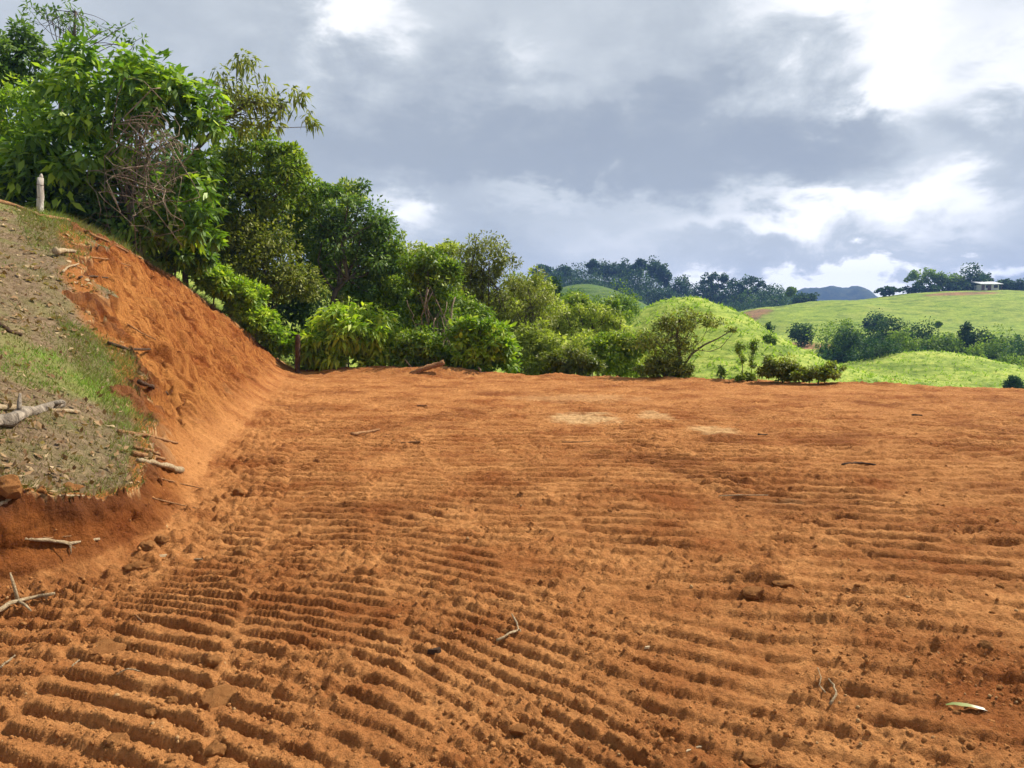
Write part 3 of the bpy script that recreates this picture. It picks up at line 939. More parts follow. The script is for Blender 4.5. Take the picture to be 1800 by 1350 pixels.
tree('yellow_green_tree', 'rounded yellow-green tree at the middle of the left wood', 'tree', 28,
     [(470, 455, 70, 55), (435, 420, 45, 45), (515, 495, 45, 42), (460, 515, 50, 30)], 'olive', n_cl=90, per=85, L=0.15, W=0.06, seed=19, limbs=14, tint=(0.5, 0.2), group=NEAR)
tree('wispy_crown_tree', 'pale wispy treetop poking out behind the dark spreading tree', 'tree', 35,
     [(605, 335, 26, 20), (585, 350, 24, 18), (620, 350, 20, 18)], 'pale', n_cl=26, per=45, L=0.18, W=0.07, seed=21, limbs=9, tint=(0.4, 0.2), group=NEAR)
tree('mid_green_tree', 'mid green tree between the dark spreading tree and the creeper-clad trunk', 'tree', 31,
     [(690, 450, 36, 38), (665, 520, 45, 45), (700, 500, 34, 46), (715, 545, 28, 50), (675, 400, 18, 16)], 'mid', n_cl=80, per=75, L=0.16, W=0.06, seed=23, limbs=14, tint=(0.5, 0.22), group=NEAR)
tree('creeper_clad_tree', 'upright tree clad in dark creepers with hanging brown stems', 'tree', 27.5,
     [(755, 468, 50, 32), (790, 480, 22, 30), (730, 490, 30, 34), (765, 525, 42, 44), (735, 560, 30, 50), (770, 590, 28, 45)], 'mid', trunk_px=766, n_cl=95, per=75, L=0.17, W=0.065, seed=25, limbs=14, trunk_r=0.13, tint=(0.36, 0.22), group=NEAR)
tree('olive_brown_tree', 'olive-brown crowned tree standing highest right of the creeper-clad tree', 'tree', 33,
     [(850, 446, 46, 30), (820, 482, 36, 36), (882, 470, 24, 34), (850, 505, 45, 36), (865, 540, 36, 30)], 'rust', n_cl=120, per=62, L=0.16, W=0.065, seed=27, limbs=26, tint=(0.5, 0.24), group=NEAR, shell=0.3)
tree('thin_pale_tree', 'thin pale-leaved treetop left of the olive-brown crown', 'tree', 36,
     [(790, 432, 20, 12), (775, 440, 18, 10), (740, 437, 24, 9)], 'pale', n_cl=18, per=34, L=0.18, W=0.07, seed=28, limbs=10, tint=(0.4, 0.2), group=NEAR)
tree('light_shrub', 'big light green shrub with fresh leaves beside the dark fence post', 'shrub', 26.3,
     [(615, 580, 62, 46), (560, 605, 42, 46), (662, 590, 40, 42), (620, 625, 75, 30), (600, 555, 40, 24)], 'bright', n_cl=95, per=40, L=0.30, W=0.10, seed=29, limbs=18, tint=(0.6, 0.28), droop=0.3, csize=(0.2, 0.34), group=NEAR, low=-0.95)
tree('leafy_bush', 'rounded fresh green bush at the pad rim below the olive-brown tree', 'bush', 25.3,
     [(850, 595, 52, 36), (825, 580, 32, 26), (880, 625, 28, 28), (840, 630, 40, 26)], 'bright', n_cl=80, per=46, L=0.24, W=0.085, seed=31, limbs=14, tint=(0.35, 0.3), csize=(0.2, 0.36), group=NEAR, low=-0.95)
tree('low_creeper_bush', 'low dark bush at the foot of the creeper-clad tree', 'bush', 25.6,
     [(715, 630, 30, 26), (770, 635, 40, 22), (735, 605, 34, 30), (800, 645, 26, 14)], 'mid', n_cl=55, per=65, L=0.18, W=0.07, seed=33, limbs=6, tint=(0.38, 0.22), group=NEAR, low=-0.95)
tree('bronze_tree', 'bronze-green slender tree left of the distant wooded hill', 'tree', 33.5,
     [(932, 520, 36, 36), (912, 505, 20, 20), (945, 560, 36, 36), (915, 570, 30, 36)], 'rust', n_cl=70, per=65, L=0.14, W=0.055, seed=35, limbs=18, tint=(0.55, 0.22), group=NEAR, shell=0.3)
tree('pale_green_bush', 'pale green bushes mass just right of the rounded fresh green bush', 'bush', 27.5,
     [(920, 615, 34, 36), (955, 600, 34, 30), (930, 645, 40, 20), (965, 640, 30, 22)], 'pale', n_cl=70, per=65, L=0.15, W=0.06, seed=37, limbs=8, tint=(0.42, 0.22), group=NEAR, low=-0.95)
tree('olive_bush', 'olive dome-shaped bush at the rim left of the leaning tree', 'bush', 25,
     [(1005, 635, 44, 24), (975, 645, 26, 18), (1030, 645, 30, 18)], 'olive', n_cl=55, per=75, L=0.12, W=0.045, seed=39, limbs=6, tint=(0.35, 0.2), group=NEAR, low=-0.95)
tree('flat_layered_tree', 'flat layered pale tree in front of the bright green hill', 'tree', 37,
     [(1045, 552, 50, 16), (1010, 580, 46, 18), (1060, 585, 42, 16), (985, 555, 30, 22), (1085, 570, 28, 14)], 'pale', n_cl=120, per=52, L=0.17, W=0.07, seed=41, limbs=26, tint=(0.45, 0.25), group=NEAR, shell=0.3)
tree('green_bush', 'mid green bush growing between the olive bush and the leaning tree', 'bush', 26.5,
     [(1075, 625, 44, 30), (1110, 605, 38, 26), (1055, 610, 30, 24), (1100, 645, 40, 18)], 'mid', n_cl=75, per=70, L=0.15, W=0.06, seed=43, limbs=8, tint=(0.62, 0.22), group=NEAR, low=-0.95)
tree('leaning_tree', 'open yellow-leaved tree with a long limb leaning right before the bright hill', 'tree', 23.2,
     [(1195, 570, 36, 24), (1225, 556, 30, 12), (1145, 600, 34, 32), (1258, 570, 24, 12), (1205, 605, 32, 24), (1285, 580, 12, 8), (1165, 570, 24, 20), (1180, 632, 34, 24)], 'olive', trunk_px=1195,
     n_cl=135, per=36, L=0.10, W=0.048, seed=45, limbs=34, trunk_r=0.07, tint=(0.5, 0.3), group=NEAR, shell=0.1, csize=(0.4, 0.6), trunk_pts=[(1196, 640, 23.2), (1193, 612, 23.2), (1190, 588, 23.2), (1197, 562, 23.2)],
     extra=[[(1197, 650), (1216, 622), (1238, 606), (1262, 595), (1286, 581)], [(1196, 648), (1170, 620), (1150, 596)]])
tree('dark_low_bush', 'dark low bush around the foot of the leaning tree', 'bush', 22.9,
     [(1165, 645, 30, 18), (1200, 650, 22, 14), (1140, 650, 22, 12)], 'olive', n_cl=45, per=50, L=0.11, W=0.045, seed=47, limbs=6, tint=(0.4, 0.25), group=NEAR, low=-0.95)
tree('columnar_sapling', 'slim upright sapling, taller of the two before the bright hill', 'sapling', 21.6,
     [(1325, 612, 7, 17), (1322, 640, 6, 14)], 'mid', n_cl=26, per=16, L=0.07, W=0.032, seed=49, limbs=8, trunk_r=0.014, tint=(0.35, 0.2), csize=(0.3, 0.5), group=NEAR, trunk_px=1320)
tree('columnar_sapling', 'slim upright sapling with a bare lower stem left of the taller sapling', 'sapling', 21.9,
     [(1301, 612, 7, 16), (1305, 630, 4, 12)], 'mid', n_cl=20, per=14, L=0.07, W=0.032, seed=50, limbs=8, trunk_r=0.014, tint=(0.4, 0.2), csize=(0.3, 0.5), group=NEAR, trunk_px=1308)
tree('short_sapling', 'short dark sapling at the rim just right of the leaning tree', 'sapling', 21.9,
     [(1268, 656, 6, 14)], 'dark', n_cl=16, per=18, L=0.07, W=0.035, seed=51, limbs=5, trunk_r=0.012, tint=(0.5, 0.2), csize=(0.3, 0.55), group=NEAR)
tree('sapling_clump', 'clump of young leaves at the foot of the two slim saplings', 'shrub', 21.4,
     [(1314, 662, 14, 7), (1300, 665, 8, 5), (1326, 664, 8, 6)], 'mid', n_cl=16, per=26, L=0.09, W=0.04, seed=52, limbs=5, tint=(0.45, 0.2), csize=(0.4, 0.6), group=NEAR, low=-0.95)
tree('rim_bush', 'dark green bush on the rim right of the slim saplings', 'bush', 20.9,
     [(1375, 648, 28, 18), (1352, 645, 12, 20), (1398, 655, 18, 14)], 'olive', n_cl=55, per=46, L=0.10, W=0.038, seed=53, limbs=12, tint=(0.35, 0.26), group=NEAR, low=-0.95)
tree('rusty_bush', 'low wide rusty-green bush at the right end of the rim bushes', 'bush', 20.4,
     [(1440, 657, 38, 12), (1465, 652, 20, 12), (1415, 660, 20, 10)], 'olive', n_cl=46, per=44, L=0.09, W=0.036, seed=55, limbs=7, tint=(0.4, 0.22), group=NEAR, low=-0.95)
tree('fern_bush', 'feathery light green bush above the top of the cut', 'bush', 24.8,
     [(375, 490, 36, 26), (350, 470, 24, 22), (400, 505, 30, 24)], 'bright', n_cl=45, per=60, L=0.19, W=0.06, seed=57, limbs=5, tint=(0.4, 0.22), group=NEAR, low=-0.95)
tree('fern_bush', 'tall feathery light green bush halfway down the cut crest', 'bush', 25.4,
     [(430, 520, 34, 26), (445, 560, 26, 28), (415, 545, 18, 14)], 'bright', n_cl=55, per=60, L=0.19, W=0.06, seed=58, limbs=5, tint=(0.45, 0.22), group=NEAR, low=-0.95)
tree('fern_bush', 'small feathery bush left of the dark fence post', 'bush', 25.8,
     [(480, 590, 22, 26), (468, 565, 18, 22), (495, 615, 16, 18)], 'bright', n_cl=42, per=60, L=0.17, W=0.06, seed=59, limbs=5, tint=(0.35, 0.22), group=NEAR, low=-0.95)
tree('hanging_shrub', 'broad-leaved shrub climbing the trunk over the crest of the cut', 'shrub', 23.6,
     [(292, 400, 24, 40), (318, 440, 28, 34), (285, 450, 22, 22), (345, 440, 24, 36)], 'big', n_cl=40, per=46, L=0.27, W=0.10, seed=60, limbs=5, tint=(0.5, 0.22), group=NEAR, low=-0.95, droop=0.25)
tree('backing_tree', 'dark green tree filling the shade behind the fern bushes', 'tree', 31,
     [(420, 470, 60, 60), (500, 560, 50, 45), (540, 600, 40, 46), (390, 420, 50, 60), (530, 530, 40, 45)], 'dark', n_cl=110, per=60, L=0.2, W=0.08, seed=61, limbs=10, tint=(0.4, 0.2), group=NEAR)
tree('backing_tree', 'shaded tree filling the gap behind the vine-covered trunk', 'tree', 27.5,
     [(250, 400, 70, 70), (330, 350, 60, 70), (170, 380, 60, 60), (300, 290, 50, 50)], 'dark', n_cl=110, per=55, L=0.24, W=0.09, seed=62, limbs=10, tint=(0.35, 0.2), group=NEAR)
tree('backing_bush', 'shaded bush behind the light shrub and low dark bush', 'bush', 29,
     [(690, 600, 50, 45), (770, 610, 45, 40), (820, 560, 40, 40), (740, 640, 60, 24)], 'mid', n_cl=100, per=60, L=0.18, W=0.07, seed=63, limbs=8, tint=(0.4, 0.22), group=NEAR, low=-0.95)

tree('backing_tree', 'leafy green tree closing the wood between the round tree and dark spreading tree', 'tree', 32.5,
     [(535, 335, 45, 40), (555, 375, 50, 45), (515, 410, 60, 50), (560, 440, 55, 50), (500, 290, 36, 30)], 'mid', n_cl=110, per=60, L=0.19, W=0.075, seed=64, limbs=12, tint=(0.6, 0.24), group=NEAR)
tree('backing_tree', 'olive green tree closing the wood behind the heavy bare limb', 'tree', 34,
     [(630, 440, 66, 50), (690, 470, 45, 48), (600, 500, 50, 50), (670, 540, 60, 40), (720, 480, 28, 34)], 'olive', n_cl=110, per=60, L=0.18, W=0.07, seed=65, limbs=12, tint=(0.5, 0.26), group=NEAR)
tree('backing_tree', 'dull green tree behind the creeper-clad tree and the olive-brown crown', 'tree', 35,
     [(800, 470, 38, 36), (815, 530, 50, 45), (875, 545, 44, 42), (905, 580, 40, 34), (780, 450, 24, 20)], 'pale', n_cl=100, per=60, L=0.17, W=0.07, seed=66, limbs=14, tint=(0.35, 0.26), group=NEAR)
tree('backing_bush', 'light scrub filling the hollow left of the leaning tree', 'bush', 30,
     [(960, 620, 50, 34), (1030, 610, 50, 30), (1100, 640, 60, 22), (1140, 630, 34, 26)], 'pale', n_cl=90, per=55, L=0.14, W=0.06, seed=67, limbs=10, tint=(0.5, 0.26), group=NEAR, low=-0.95)

tree('loose_tree', 'loose light green tree rising over the pale bushes left of the dark narrow tree', 'tree', 38,
     [(925, 500, 34, 28), (945, 535, 40, 34), (905, 545, 34, 36), (960, 575, 40, 28)], 'pale', n_cl=90, per=60, L=0.18, W=0.075, seed=68, limbs=16, tint=(0.3, 0.28), group=NEAR)
tree('loose_tree', 'loose mid green tree over the hollow behind the flat layered tree', 'tree', 42,
     [(1010, 540, 38, 24), (1040, 560, 40, 24), (985, 565, 34, 30), (1070, 545, 28, 22)], 'mid', n_cl=90, per=60, L=0.19, W=0.08, seed=69, limbs=16, tint=(0.55, 0.28), group=NEAR)

# dry vines hanging in the big tree, and creepers down the second trunk
def vines(root, org, spots, n, seed, r=(0.012, 0.03), D=22.3, wig=0.35):
    rs = np.random.RandomState(seed)
    for i in range(n):
        (x0, y0), (x1, y1) = spots[i % len(spots)]
        p0 = at(x0 + rs.normal() * 22, y0 + rs.normal() * 16, D - rs.rand() * 1.2)
        p1 = at(x1 + rs.normal() * 26, y1 + rs.normal() * 24, D - rs.rand() * 1.0)
        d = p1 - p0
        a, b = rs.normal(size=3), rs.normal(size=3)
        pts, rr = [], []
        r0 = rs.uniform(*r)
        for k in range(11):
            t = k / 10
            p = p0 + d * t + Vector(a) * wig * math.sin(t * math.pi) * 0.6 + Vector(b) * wig * 0.35 * math.sin(t * math.pi * 3 + i)
            pts.append(p - org + Vector(rs.normal(size=3)) * 0.03); rr.append(r0 * (1 - 0.5 * t))
        link('vine', MB().tube(pts, rr, 5, cap=True).mesh('vine', M_VINE), root)


vines(root_big, org_big, [((262, 215), (240, 330)), ((285, 230), (265, 345)), ((240, 250), (300, 300)), ((270, 300), (205, 330)), ((290, 270), (230, 290)),
                           ((235, 310), (245, 400)), ((280, 330), (275, 430)), ((300, 200), (250, 260))], 58, 71, (0.006, 0.018), 21.7, 0.75)
ct = [o for o in ALL_TREES if o.name == 'creeper_clad_tree'][0]
vines(ct, Vector(ct.location), [((765, 520), (768, 650)), ((775, 530), (760, 640)), ((755, 540), (745, 640))], 16, 73, (0.012, 0.03), 27.0, 0.25)


# large single leaves of the vine-covered tree, each a leaf of its own
def big_leaf_mesh(name, seed):
    rs = np.random.RandomState(seed)
    prof = [(0, 0.0), (0.12, 0.07), (0.32, 0.17), (0.55, 0.19), (0.8, 0.11), (1.0, 0.0)]
    V, F = [], []
    for t, w in prof:
        z = 0.06 * math.sin(t * 2.5) - 0.30 * t * t
        V += [(-w, t, z + w * 0.5), (0, t, z), (w, t, z + w * 0.5)]
    for i in range(len(prof) - 1):
        a = i * 3
        F += [(a, a + 1, a + 4, a + 3), (a + 1, a + 2, a + 5, a + 4)]
    me = mesh_np(name, V, F, [LEAF['big']], {'tint': ('FLOAT', np.full(len(V), rs.uniform(0.35, 0.95)))}, smooth=True)
    return me


lm = [big_leaf_mesh('leaf', 400 + i) for i in range(8)]
rs = np.random.RandomState(80)
ells_big = [ell(b[0], b[1], b[2], b[3], 22.5 + (b[4] if len(b) > 4 else 0)) for b in big_blobs]
cands = []
while len(cands) < 75:                         # rosettes on the sunny and camera-facing side
    c, r = ells_big[rs.randint(len(ells_big))]
    d = rs.normal(size=3); d /= np.linalg.norm(d)
    if d[1] > 0.15 or d[2] < -0.5: continue
    p = np.array(c) + d * np.array(r) * 1.03
    pxx = 900 + FPX * p[0] / p[1]
    if 215 < pxx < 310 and p[2] < at(250, 215, 22).z and p[2] > at(250, 400, 22).z: continue
    cands.append((p, d))
for p, d in cands:
    for k in range(4):
        o = link('leaf', lm[rs.randint(len(lm))], root_big)
        th = k * math.pi / 2 + rs.rand()
        out = Vector((math.cos(th), math.sin(th), 0.55 * rs.rand() - 0.15)) + Vector(d) * 0.6
        o.location = Vector(p) - org_big
        q = out.to_track_quat('Y', 'Z'); o.rotation_mode = 'QUATERNION'; o.rotation_quaternion = q
        s = rs.uniform(0.26, 0.42); o.scale = (s, s, s)

# ------------------------------------------------------------------ middle distance and far trees
FAR_G = 'trees on the hills across the valley'


def far_tree(name, label, px, top, bot, w, D, style='round', leaf='far', seed=1, cat='tree', n=46, per=16, group=FAR_G):
    if 100 <= D < 150: w *= 1.3; top -= 3; bot += 3
    if style == 'dome':
        gxx = (px - 900) / FPX * D; gzz = float(base_land(np.array([gxx]), np.array([float(D)]))[0][0])
        bot = max(bot, min(572 + (CAMH - gzz) / D * FPX, bot + 22))
    h = bot - top
    if style == 'round': bl = [(px, top + h * .36, w * .44, h * .34), (px - w * .26, top + h * .58, w * .30, h * .30), (px + w * .28, top + h * .55, w * .30, h * .32), (px, top + h * .75, w * .35, h * .25)]
    elif style == 'umbrella': bl = [(px, top + h * .22, w * .40, h * .20), (px - w * .30, top + h * .38, w * .26, h * .15), (px + w * .30, top + h * .36, w * .26, h * .15), (px + w * .05, top + h * .55, w * .24, h * .15), (px - w * .12, top + h * .65, w * .2, h * .16)]
    elif style == 'column': bl = [(px, top + h * .3, w * .4, h * .28), (px, top + h * .62, w * .5, h * .3)]
    elif style == 'dome': bl = [(px, top + h * .5, w * .5, h * .5), (px - w * .25, top + h * .65, w * .3, h * .35), (px + w * .25, top + h * .62, w * .3, h * .38)]
    elif style == 'snag': bl = [(px, top + h * .14, w * .4, h * .13), (px - w * .2, top + h * .3, w * .25, h * .08)]
    s = D / FPX
    L = 3.4 * s
    return tree(name, label, cat, D, bl, leaf, n_cl=n, per=per, L=L, W=L * 0.85, seed=seed, csize=(0.28, 0.5), limbs=7, trunk_r=max(0.05, w * s * 0.018), tint=(0.5, 0.25), group=group, shell=0.35, flat=0.6,
                low=-0.95 if style == 'dome' else -0.6)


T = [
    # skyline of the wooded hill
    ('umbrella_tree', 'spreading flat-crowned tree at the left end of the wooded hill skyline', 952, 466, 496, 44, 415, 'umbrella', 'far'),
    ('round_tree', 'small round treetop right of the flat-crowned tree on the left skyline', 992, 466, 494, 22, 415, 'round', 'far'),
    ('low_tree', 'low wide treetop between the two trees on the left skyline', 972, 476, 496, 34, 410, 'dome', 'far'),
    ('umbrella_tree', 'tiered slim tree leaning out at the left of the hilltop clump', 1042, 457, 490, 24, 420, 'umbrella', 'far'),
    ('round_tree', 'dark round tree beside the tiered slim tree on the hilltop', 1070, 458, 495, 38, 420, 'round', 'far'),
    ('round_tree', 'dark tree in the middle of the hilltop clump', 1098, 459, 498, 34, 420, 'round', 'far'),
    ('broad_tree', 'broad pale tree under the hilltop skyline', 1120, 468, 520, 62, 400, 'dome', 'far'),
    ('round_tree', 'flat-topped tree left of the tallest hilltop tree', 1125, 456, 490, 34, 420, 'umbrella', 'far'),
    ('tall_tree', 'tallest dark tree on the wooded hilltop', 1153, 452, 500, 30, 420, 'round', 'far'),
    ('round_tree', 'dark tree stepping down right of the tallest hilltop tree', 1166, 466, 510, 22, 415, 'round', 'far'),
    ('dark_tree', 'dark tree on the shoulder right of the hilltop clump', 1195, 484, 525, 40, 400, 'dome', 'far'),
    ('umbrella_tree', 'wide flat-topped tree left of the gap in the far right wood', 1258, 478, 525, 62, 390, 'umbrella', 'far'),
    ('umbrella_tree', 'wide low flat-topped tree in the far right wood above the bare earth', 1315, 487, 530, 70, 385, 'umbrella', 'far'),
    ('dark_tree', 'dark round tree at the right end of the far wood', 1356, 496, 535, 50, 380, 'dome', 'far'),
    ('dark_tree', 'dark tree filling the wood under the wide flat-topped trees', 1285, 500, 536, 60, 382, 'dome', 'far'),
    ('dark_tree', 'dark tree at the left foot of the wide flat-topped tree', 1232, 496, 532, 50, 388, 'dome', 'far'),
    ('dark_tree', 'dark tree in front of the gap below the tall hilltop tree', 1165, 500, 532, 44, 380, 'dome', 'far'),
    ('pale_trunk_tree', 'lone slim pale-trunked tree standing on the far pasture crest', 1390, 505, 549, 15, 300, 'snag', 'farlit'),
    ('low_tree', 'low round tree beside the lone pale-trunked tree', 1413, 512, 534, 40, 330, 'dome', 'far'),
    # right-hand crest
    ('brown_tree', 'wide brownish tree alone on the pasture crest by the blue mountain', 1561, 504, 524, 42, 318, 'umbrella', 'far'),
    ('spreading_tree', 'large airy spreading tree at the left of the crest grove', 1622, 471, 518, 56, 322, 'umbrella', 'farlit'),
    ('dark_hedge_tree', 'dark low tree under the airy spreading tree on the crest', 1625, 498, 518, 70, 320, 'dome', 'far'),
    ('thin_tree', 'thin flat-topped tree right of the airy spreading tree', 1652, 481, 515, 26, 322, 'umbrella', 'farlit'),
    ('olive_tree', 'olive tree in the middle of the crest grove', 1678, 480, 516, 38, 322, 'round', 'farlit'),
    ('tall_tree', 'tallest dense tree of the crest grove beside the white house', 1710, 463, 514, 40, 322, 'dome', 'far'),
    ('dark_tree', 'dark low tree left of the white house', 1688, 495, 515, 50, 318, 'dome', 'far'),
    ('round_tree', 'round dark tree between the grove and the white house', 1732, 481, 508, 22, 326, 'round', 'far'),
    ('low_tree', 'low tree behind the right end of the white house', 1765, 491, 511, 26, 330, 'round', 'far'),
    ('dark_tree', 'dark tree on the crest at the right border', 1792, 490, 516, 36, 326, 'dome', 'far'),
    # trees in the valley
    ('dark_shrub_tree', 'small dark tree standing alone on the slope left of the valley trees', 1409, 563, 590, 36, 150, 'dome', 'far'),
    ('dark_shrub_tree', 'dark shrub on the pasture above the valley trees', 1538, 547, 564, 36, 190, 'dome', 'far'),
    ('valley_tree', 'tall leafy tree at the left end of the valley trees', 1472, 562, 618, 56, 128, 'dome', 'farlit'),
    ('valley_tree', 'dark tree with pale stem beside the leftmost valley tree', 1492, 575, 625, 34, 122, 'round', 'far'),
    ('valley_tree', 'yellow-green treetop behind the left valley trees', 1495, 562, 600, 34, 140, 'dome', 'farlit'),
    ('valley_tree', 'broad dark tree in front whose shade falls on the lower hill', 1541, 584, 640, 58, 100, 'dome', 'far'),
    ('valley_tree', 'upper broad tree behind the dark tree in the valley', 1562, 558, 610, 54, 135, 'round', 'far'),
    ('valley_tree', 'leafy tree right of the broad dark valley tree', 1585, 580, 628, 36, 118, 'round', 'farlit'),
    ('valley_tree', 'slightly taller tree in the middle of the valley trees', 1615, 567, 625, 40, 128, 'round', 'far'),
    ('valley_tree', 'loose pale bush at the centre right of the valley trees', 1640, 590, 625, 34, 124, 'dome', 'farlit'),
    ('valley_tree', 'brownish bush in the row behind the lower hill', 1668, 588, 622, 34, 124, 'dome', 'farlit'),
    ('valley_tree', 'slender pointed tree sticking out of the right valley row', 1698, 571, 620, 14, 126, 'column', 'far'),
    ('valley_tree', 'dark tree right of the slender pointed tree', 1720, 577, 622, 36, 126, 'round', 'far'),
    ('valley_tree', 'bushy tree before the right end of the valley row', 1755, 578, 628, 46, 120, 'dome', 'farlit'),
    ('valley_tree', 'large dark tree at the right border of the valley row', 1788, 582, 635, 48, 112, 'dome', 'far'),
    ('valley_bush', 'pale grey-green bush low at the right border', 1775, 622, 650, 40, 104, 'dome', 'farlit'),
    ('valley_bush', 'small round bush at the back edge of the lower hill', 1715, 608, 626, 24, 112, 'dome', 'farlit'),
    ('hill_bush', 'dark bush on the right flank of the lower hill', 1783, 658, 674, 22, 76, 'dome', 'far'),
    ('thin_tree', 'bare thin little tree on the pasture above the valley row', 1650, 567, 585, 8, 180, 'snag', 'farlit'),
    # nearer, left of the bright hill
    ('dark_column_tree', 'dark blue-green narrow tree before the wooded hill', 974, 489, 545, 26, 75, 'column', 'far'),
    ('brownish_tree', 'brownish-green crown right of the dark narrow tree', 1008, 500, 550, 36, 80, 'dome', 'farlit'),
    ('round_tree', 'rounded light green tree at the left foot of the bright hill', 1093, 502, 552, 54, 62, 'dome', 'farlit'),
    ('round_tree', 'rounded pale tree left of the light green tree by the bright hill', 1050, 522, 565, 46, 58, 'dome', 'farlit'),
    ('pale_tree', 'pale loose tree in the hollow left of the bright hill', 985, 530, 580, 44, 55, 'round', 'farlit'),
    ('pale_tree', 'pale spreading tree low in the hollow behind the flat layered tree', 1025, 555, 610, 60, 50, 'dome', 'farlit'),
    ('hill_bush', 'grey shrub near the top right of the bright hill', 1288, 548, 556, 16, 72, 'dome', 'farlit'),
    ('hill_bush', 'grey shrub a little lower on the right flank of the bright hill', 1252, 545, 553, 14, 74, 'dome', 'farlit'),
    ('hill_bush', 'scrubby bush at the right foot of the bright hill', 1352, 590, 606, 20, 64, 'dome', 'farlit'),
    ('hill_bush', 'small dark bush on the saddle right of the bright hill', 1350, 572, 582, 14, 110, 'dome', 'far'),
]
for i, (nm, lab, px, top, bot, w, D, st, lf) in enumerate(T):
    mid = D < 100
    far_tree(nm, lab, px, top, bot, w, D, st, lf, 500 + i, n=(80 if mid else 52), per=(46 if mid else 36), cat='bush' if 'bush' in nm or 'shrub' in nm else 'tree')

# the far wood: one dark mass nobody could count
rs = np.random.RandomState(90)
cen, rad = [], []
for _ in range(430):
    px = rs.uniform(925, 1400)
    D = rs.uniform(330, 425) if px > 1050 else rs.uniform(385, 430)
    X = (px - 900) / FPX * D
    zb = float(base_land(np.array([X]), np.array([D]))[0][0])
    r = rs.uniform(2.6, 5.0)
    cen.append((X, D, zb + r * rs.uniform(0.4, 2.0))); rad.append((r, r, r * 0.8))
for _ in range(150):
    px = rs.uniform(1440, 1800); D = rs.uniform(120, 150)
    X = (px - 900) / FPX * D
    zb = float(base_land(np.array([X]), np.array([D]))[0][0])
    r = rs.uniform(0.9, 2.1)
    cen.append((X, D, zb + r * 0.6)); rad.append((r, r, r * 0.8))
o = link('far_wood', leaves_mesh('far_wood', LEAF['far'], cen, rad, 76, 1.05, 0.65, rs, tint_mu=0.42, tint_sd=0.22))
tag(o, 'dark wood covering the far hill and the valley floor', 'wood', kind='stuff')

# undergrowth along the slope past the rim, under the trees
rs = np.random.RandomState(91)
cen, rad = [], []
while len(cen) < 330:
    px = rs.uniform(180, 1500); D = rs.uniform(21, 36)
    a, _ = ray(px, 600); X = a * D
    zz, cl, s, d = base_land(np.array([X]), np.array([D]))
    if cl[0] != 3 or s[0] < 1.3: continue
    if px > 1220 and s[0] < 3.5: continue
    r = rs.uniform(0.3, 0.6) if px < 1150 else rs.uniform(0.15, 0.3)
    cen.append((X, D, zz[0] + r * 0.5)); rad.append((r, r, r * 0.75))
o = link('undergrowth', leaves_mesh('undergrowth', LEAF['mid'], cen, rad, 60, 0.16, 0.065, rs, tint_mu=0.5, tint_sd=0.25))
tag(o, 'tangled green undergrowth on the slope below the trees', 'undergrowth', kind='stuff')


# pasture tufts on the nearer hills
def blades(name, mat, P, hts, wid, rs, lean=0.5, tint=None):
    k = len(P)
    th = rs.rand(k) * 2 * np.pi
    side = np.stack([np.cos(th), np.sin(th), np.zeros(k)], 1)
    tipo = rs.normal(size=(k, 3)) * lean; tipo[:, 2] = 1
    tip = P + tipo * hts[:, None]
    V = np.stack([P - side * wid[:, None] * .5 - [0, 0, .01], P + side * wid[:, None] * .5 - [0, 0, .01], tip], 1).reshape(-1, 3)
    F = np.arange(3 * k).reshape(-1, 3)
    return mesh_np(name, V, F, [mat], {'tint': ('FLOAT', np.repeat(tint, 3))})


rs = np.random.RandomState(92)
px = rs.uniform(930, 1850, 52000); D = 44 + 76 * rs.rand(52000) ** 1.2
X = (px - 900) / FPX * D
zz = base_land(X, D)[0]
zz = zz + sst(38, 60, D) * far_bump(X, D)
tn = fbm(X * 1.2, D * 1.2, 3, 311)
keep = tn > 0.05
P = np.stack([X, D, zz - 0.03], 1)[keep]
k = len(P)
o = link('pasture_grass', blades('pasture_grass', LEAF['tuft'], P, rs.uniform(.10, .36, k), rs.uniform(.10, .26, k), rs, 0.7, np.clip(0.55 - 1.0 * tn[keep] + rs.normal(size=k) * 0.2, 0, 1)))
tag(o, 'tufted bright green pasture grass on the near hills', 'grass', kind='stuff')

# ------------------------------------------------------------------ house on the far crest
D = 312.0
hp = at(1740, 510, D)
hz_ = float(base_land(np.array([hp.x]), np.array([D]))[0][0])
house = link('farm_house', None, loc=(hp.x, D, hz_))
tag(house, 'low white house with a pale metal roof on the far crest', 'house')
s = D / FPX
w2 = 17.5 * s; hz_ = max(hz_, float(base_land(np.array([hp.x]), np.array([D - 1.5]))[0][0])) + 0.2; house.location.z = hz_; zt = 2.2; dep = 5.0
link('wall', MB().box((-w2 + .5, 0, -1.0), (w2 - .5, dep, zt)).mesh('wall', M_WALL, False), house)
mb = MB()
mb.v = [Vector(v) for v in ((-w2 - .3, -1.2, zt), (w2 + .6, -1.2, zt), (w2 + .6, dep + .8, zt + 1.3), (-w2 - .3, dep + .8, zt + 1.3), (-w2 - .3, -1.2, zt + .25), (w2 + .6, -1.2, zt + .25), (w2 + .6, dep + .8, zt + 1.55), (-w2 - .3, dep + .8, zt + 1.55))]
mb.t = [0.5] * 8
mb.f = [(3, 2, 1, 0), (4, 5, 6, 7), (0, 1, 5, 4), (1, 2, 6, 5), (2, 3, 7, 6), (3, 0, 4, 7)]
link('roof', mb.mesh('roof', M_ROOF, False), house)
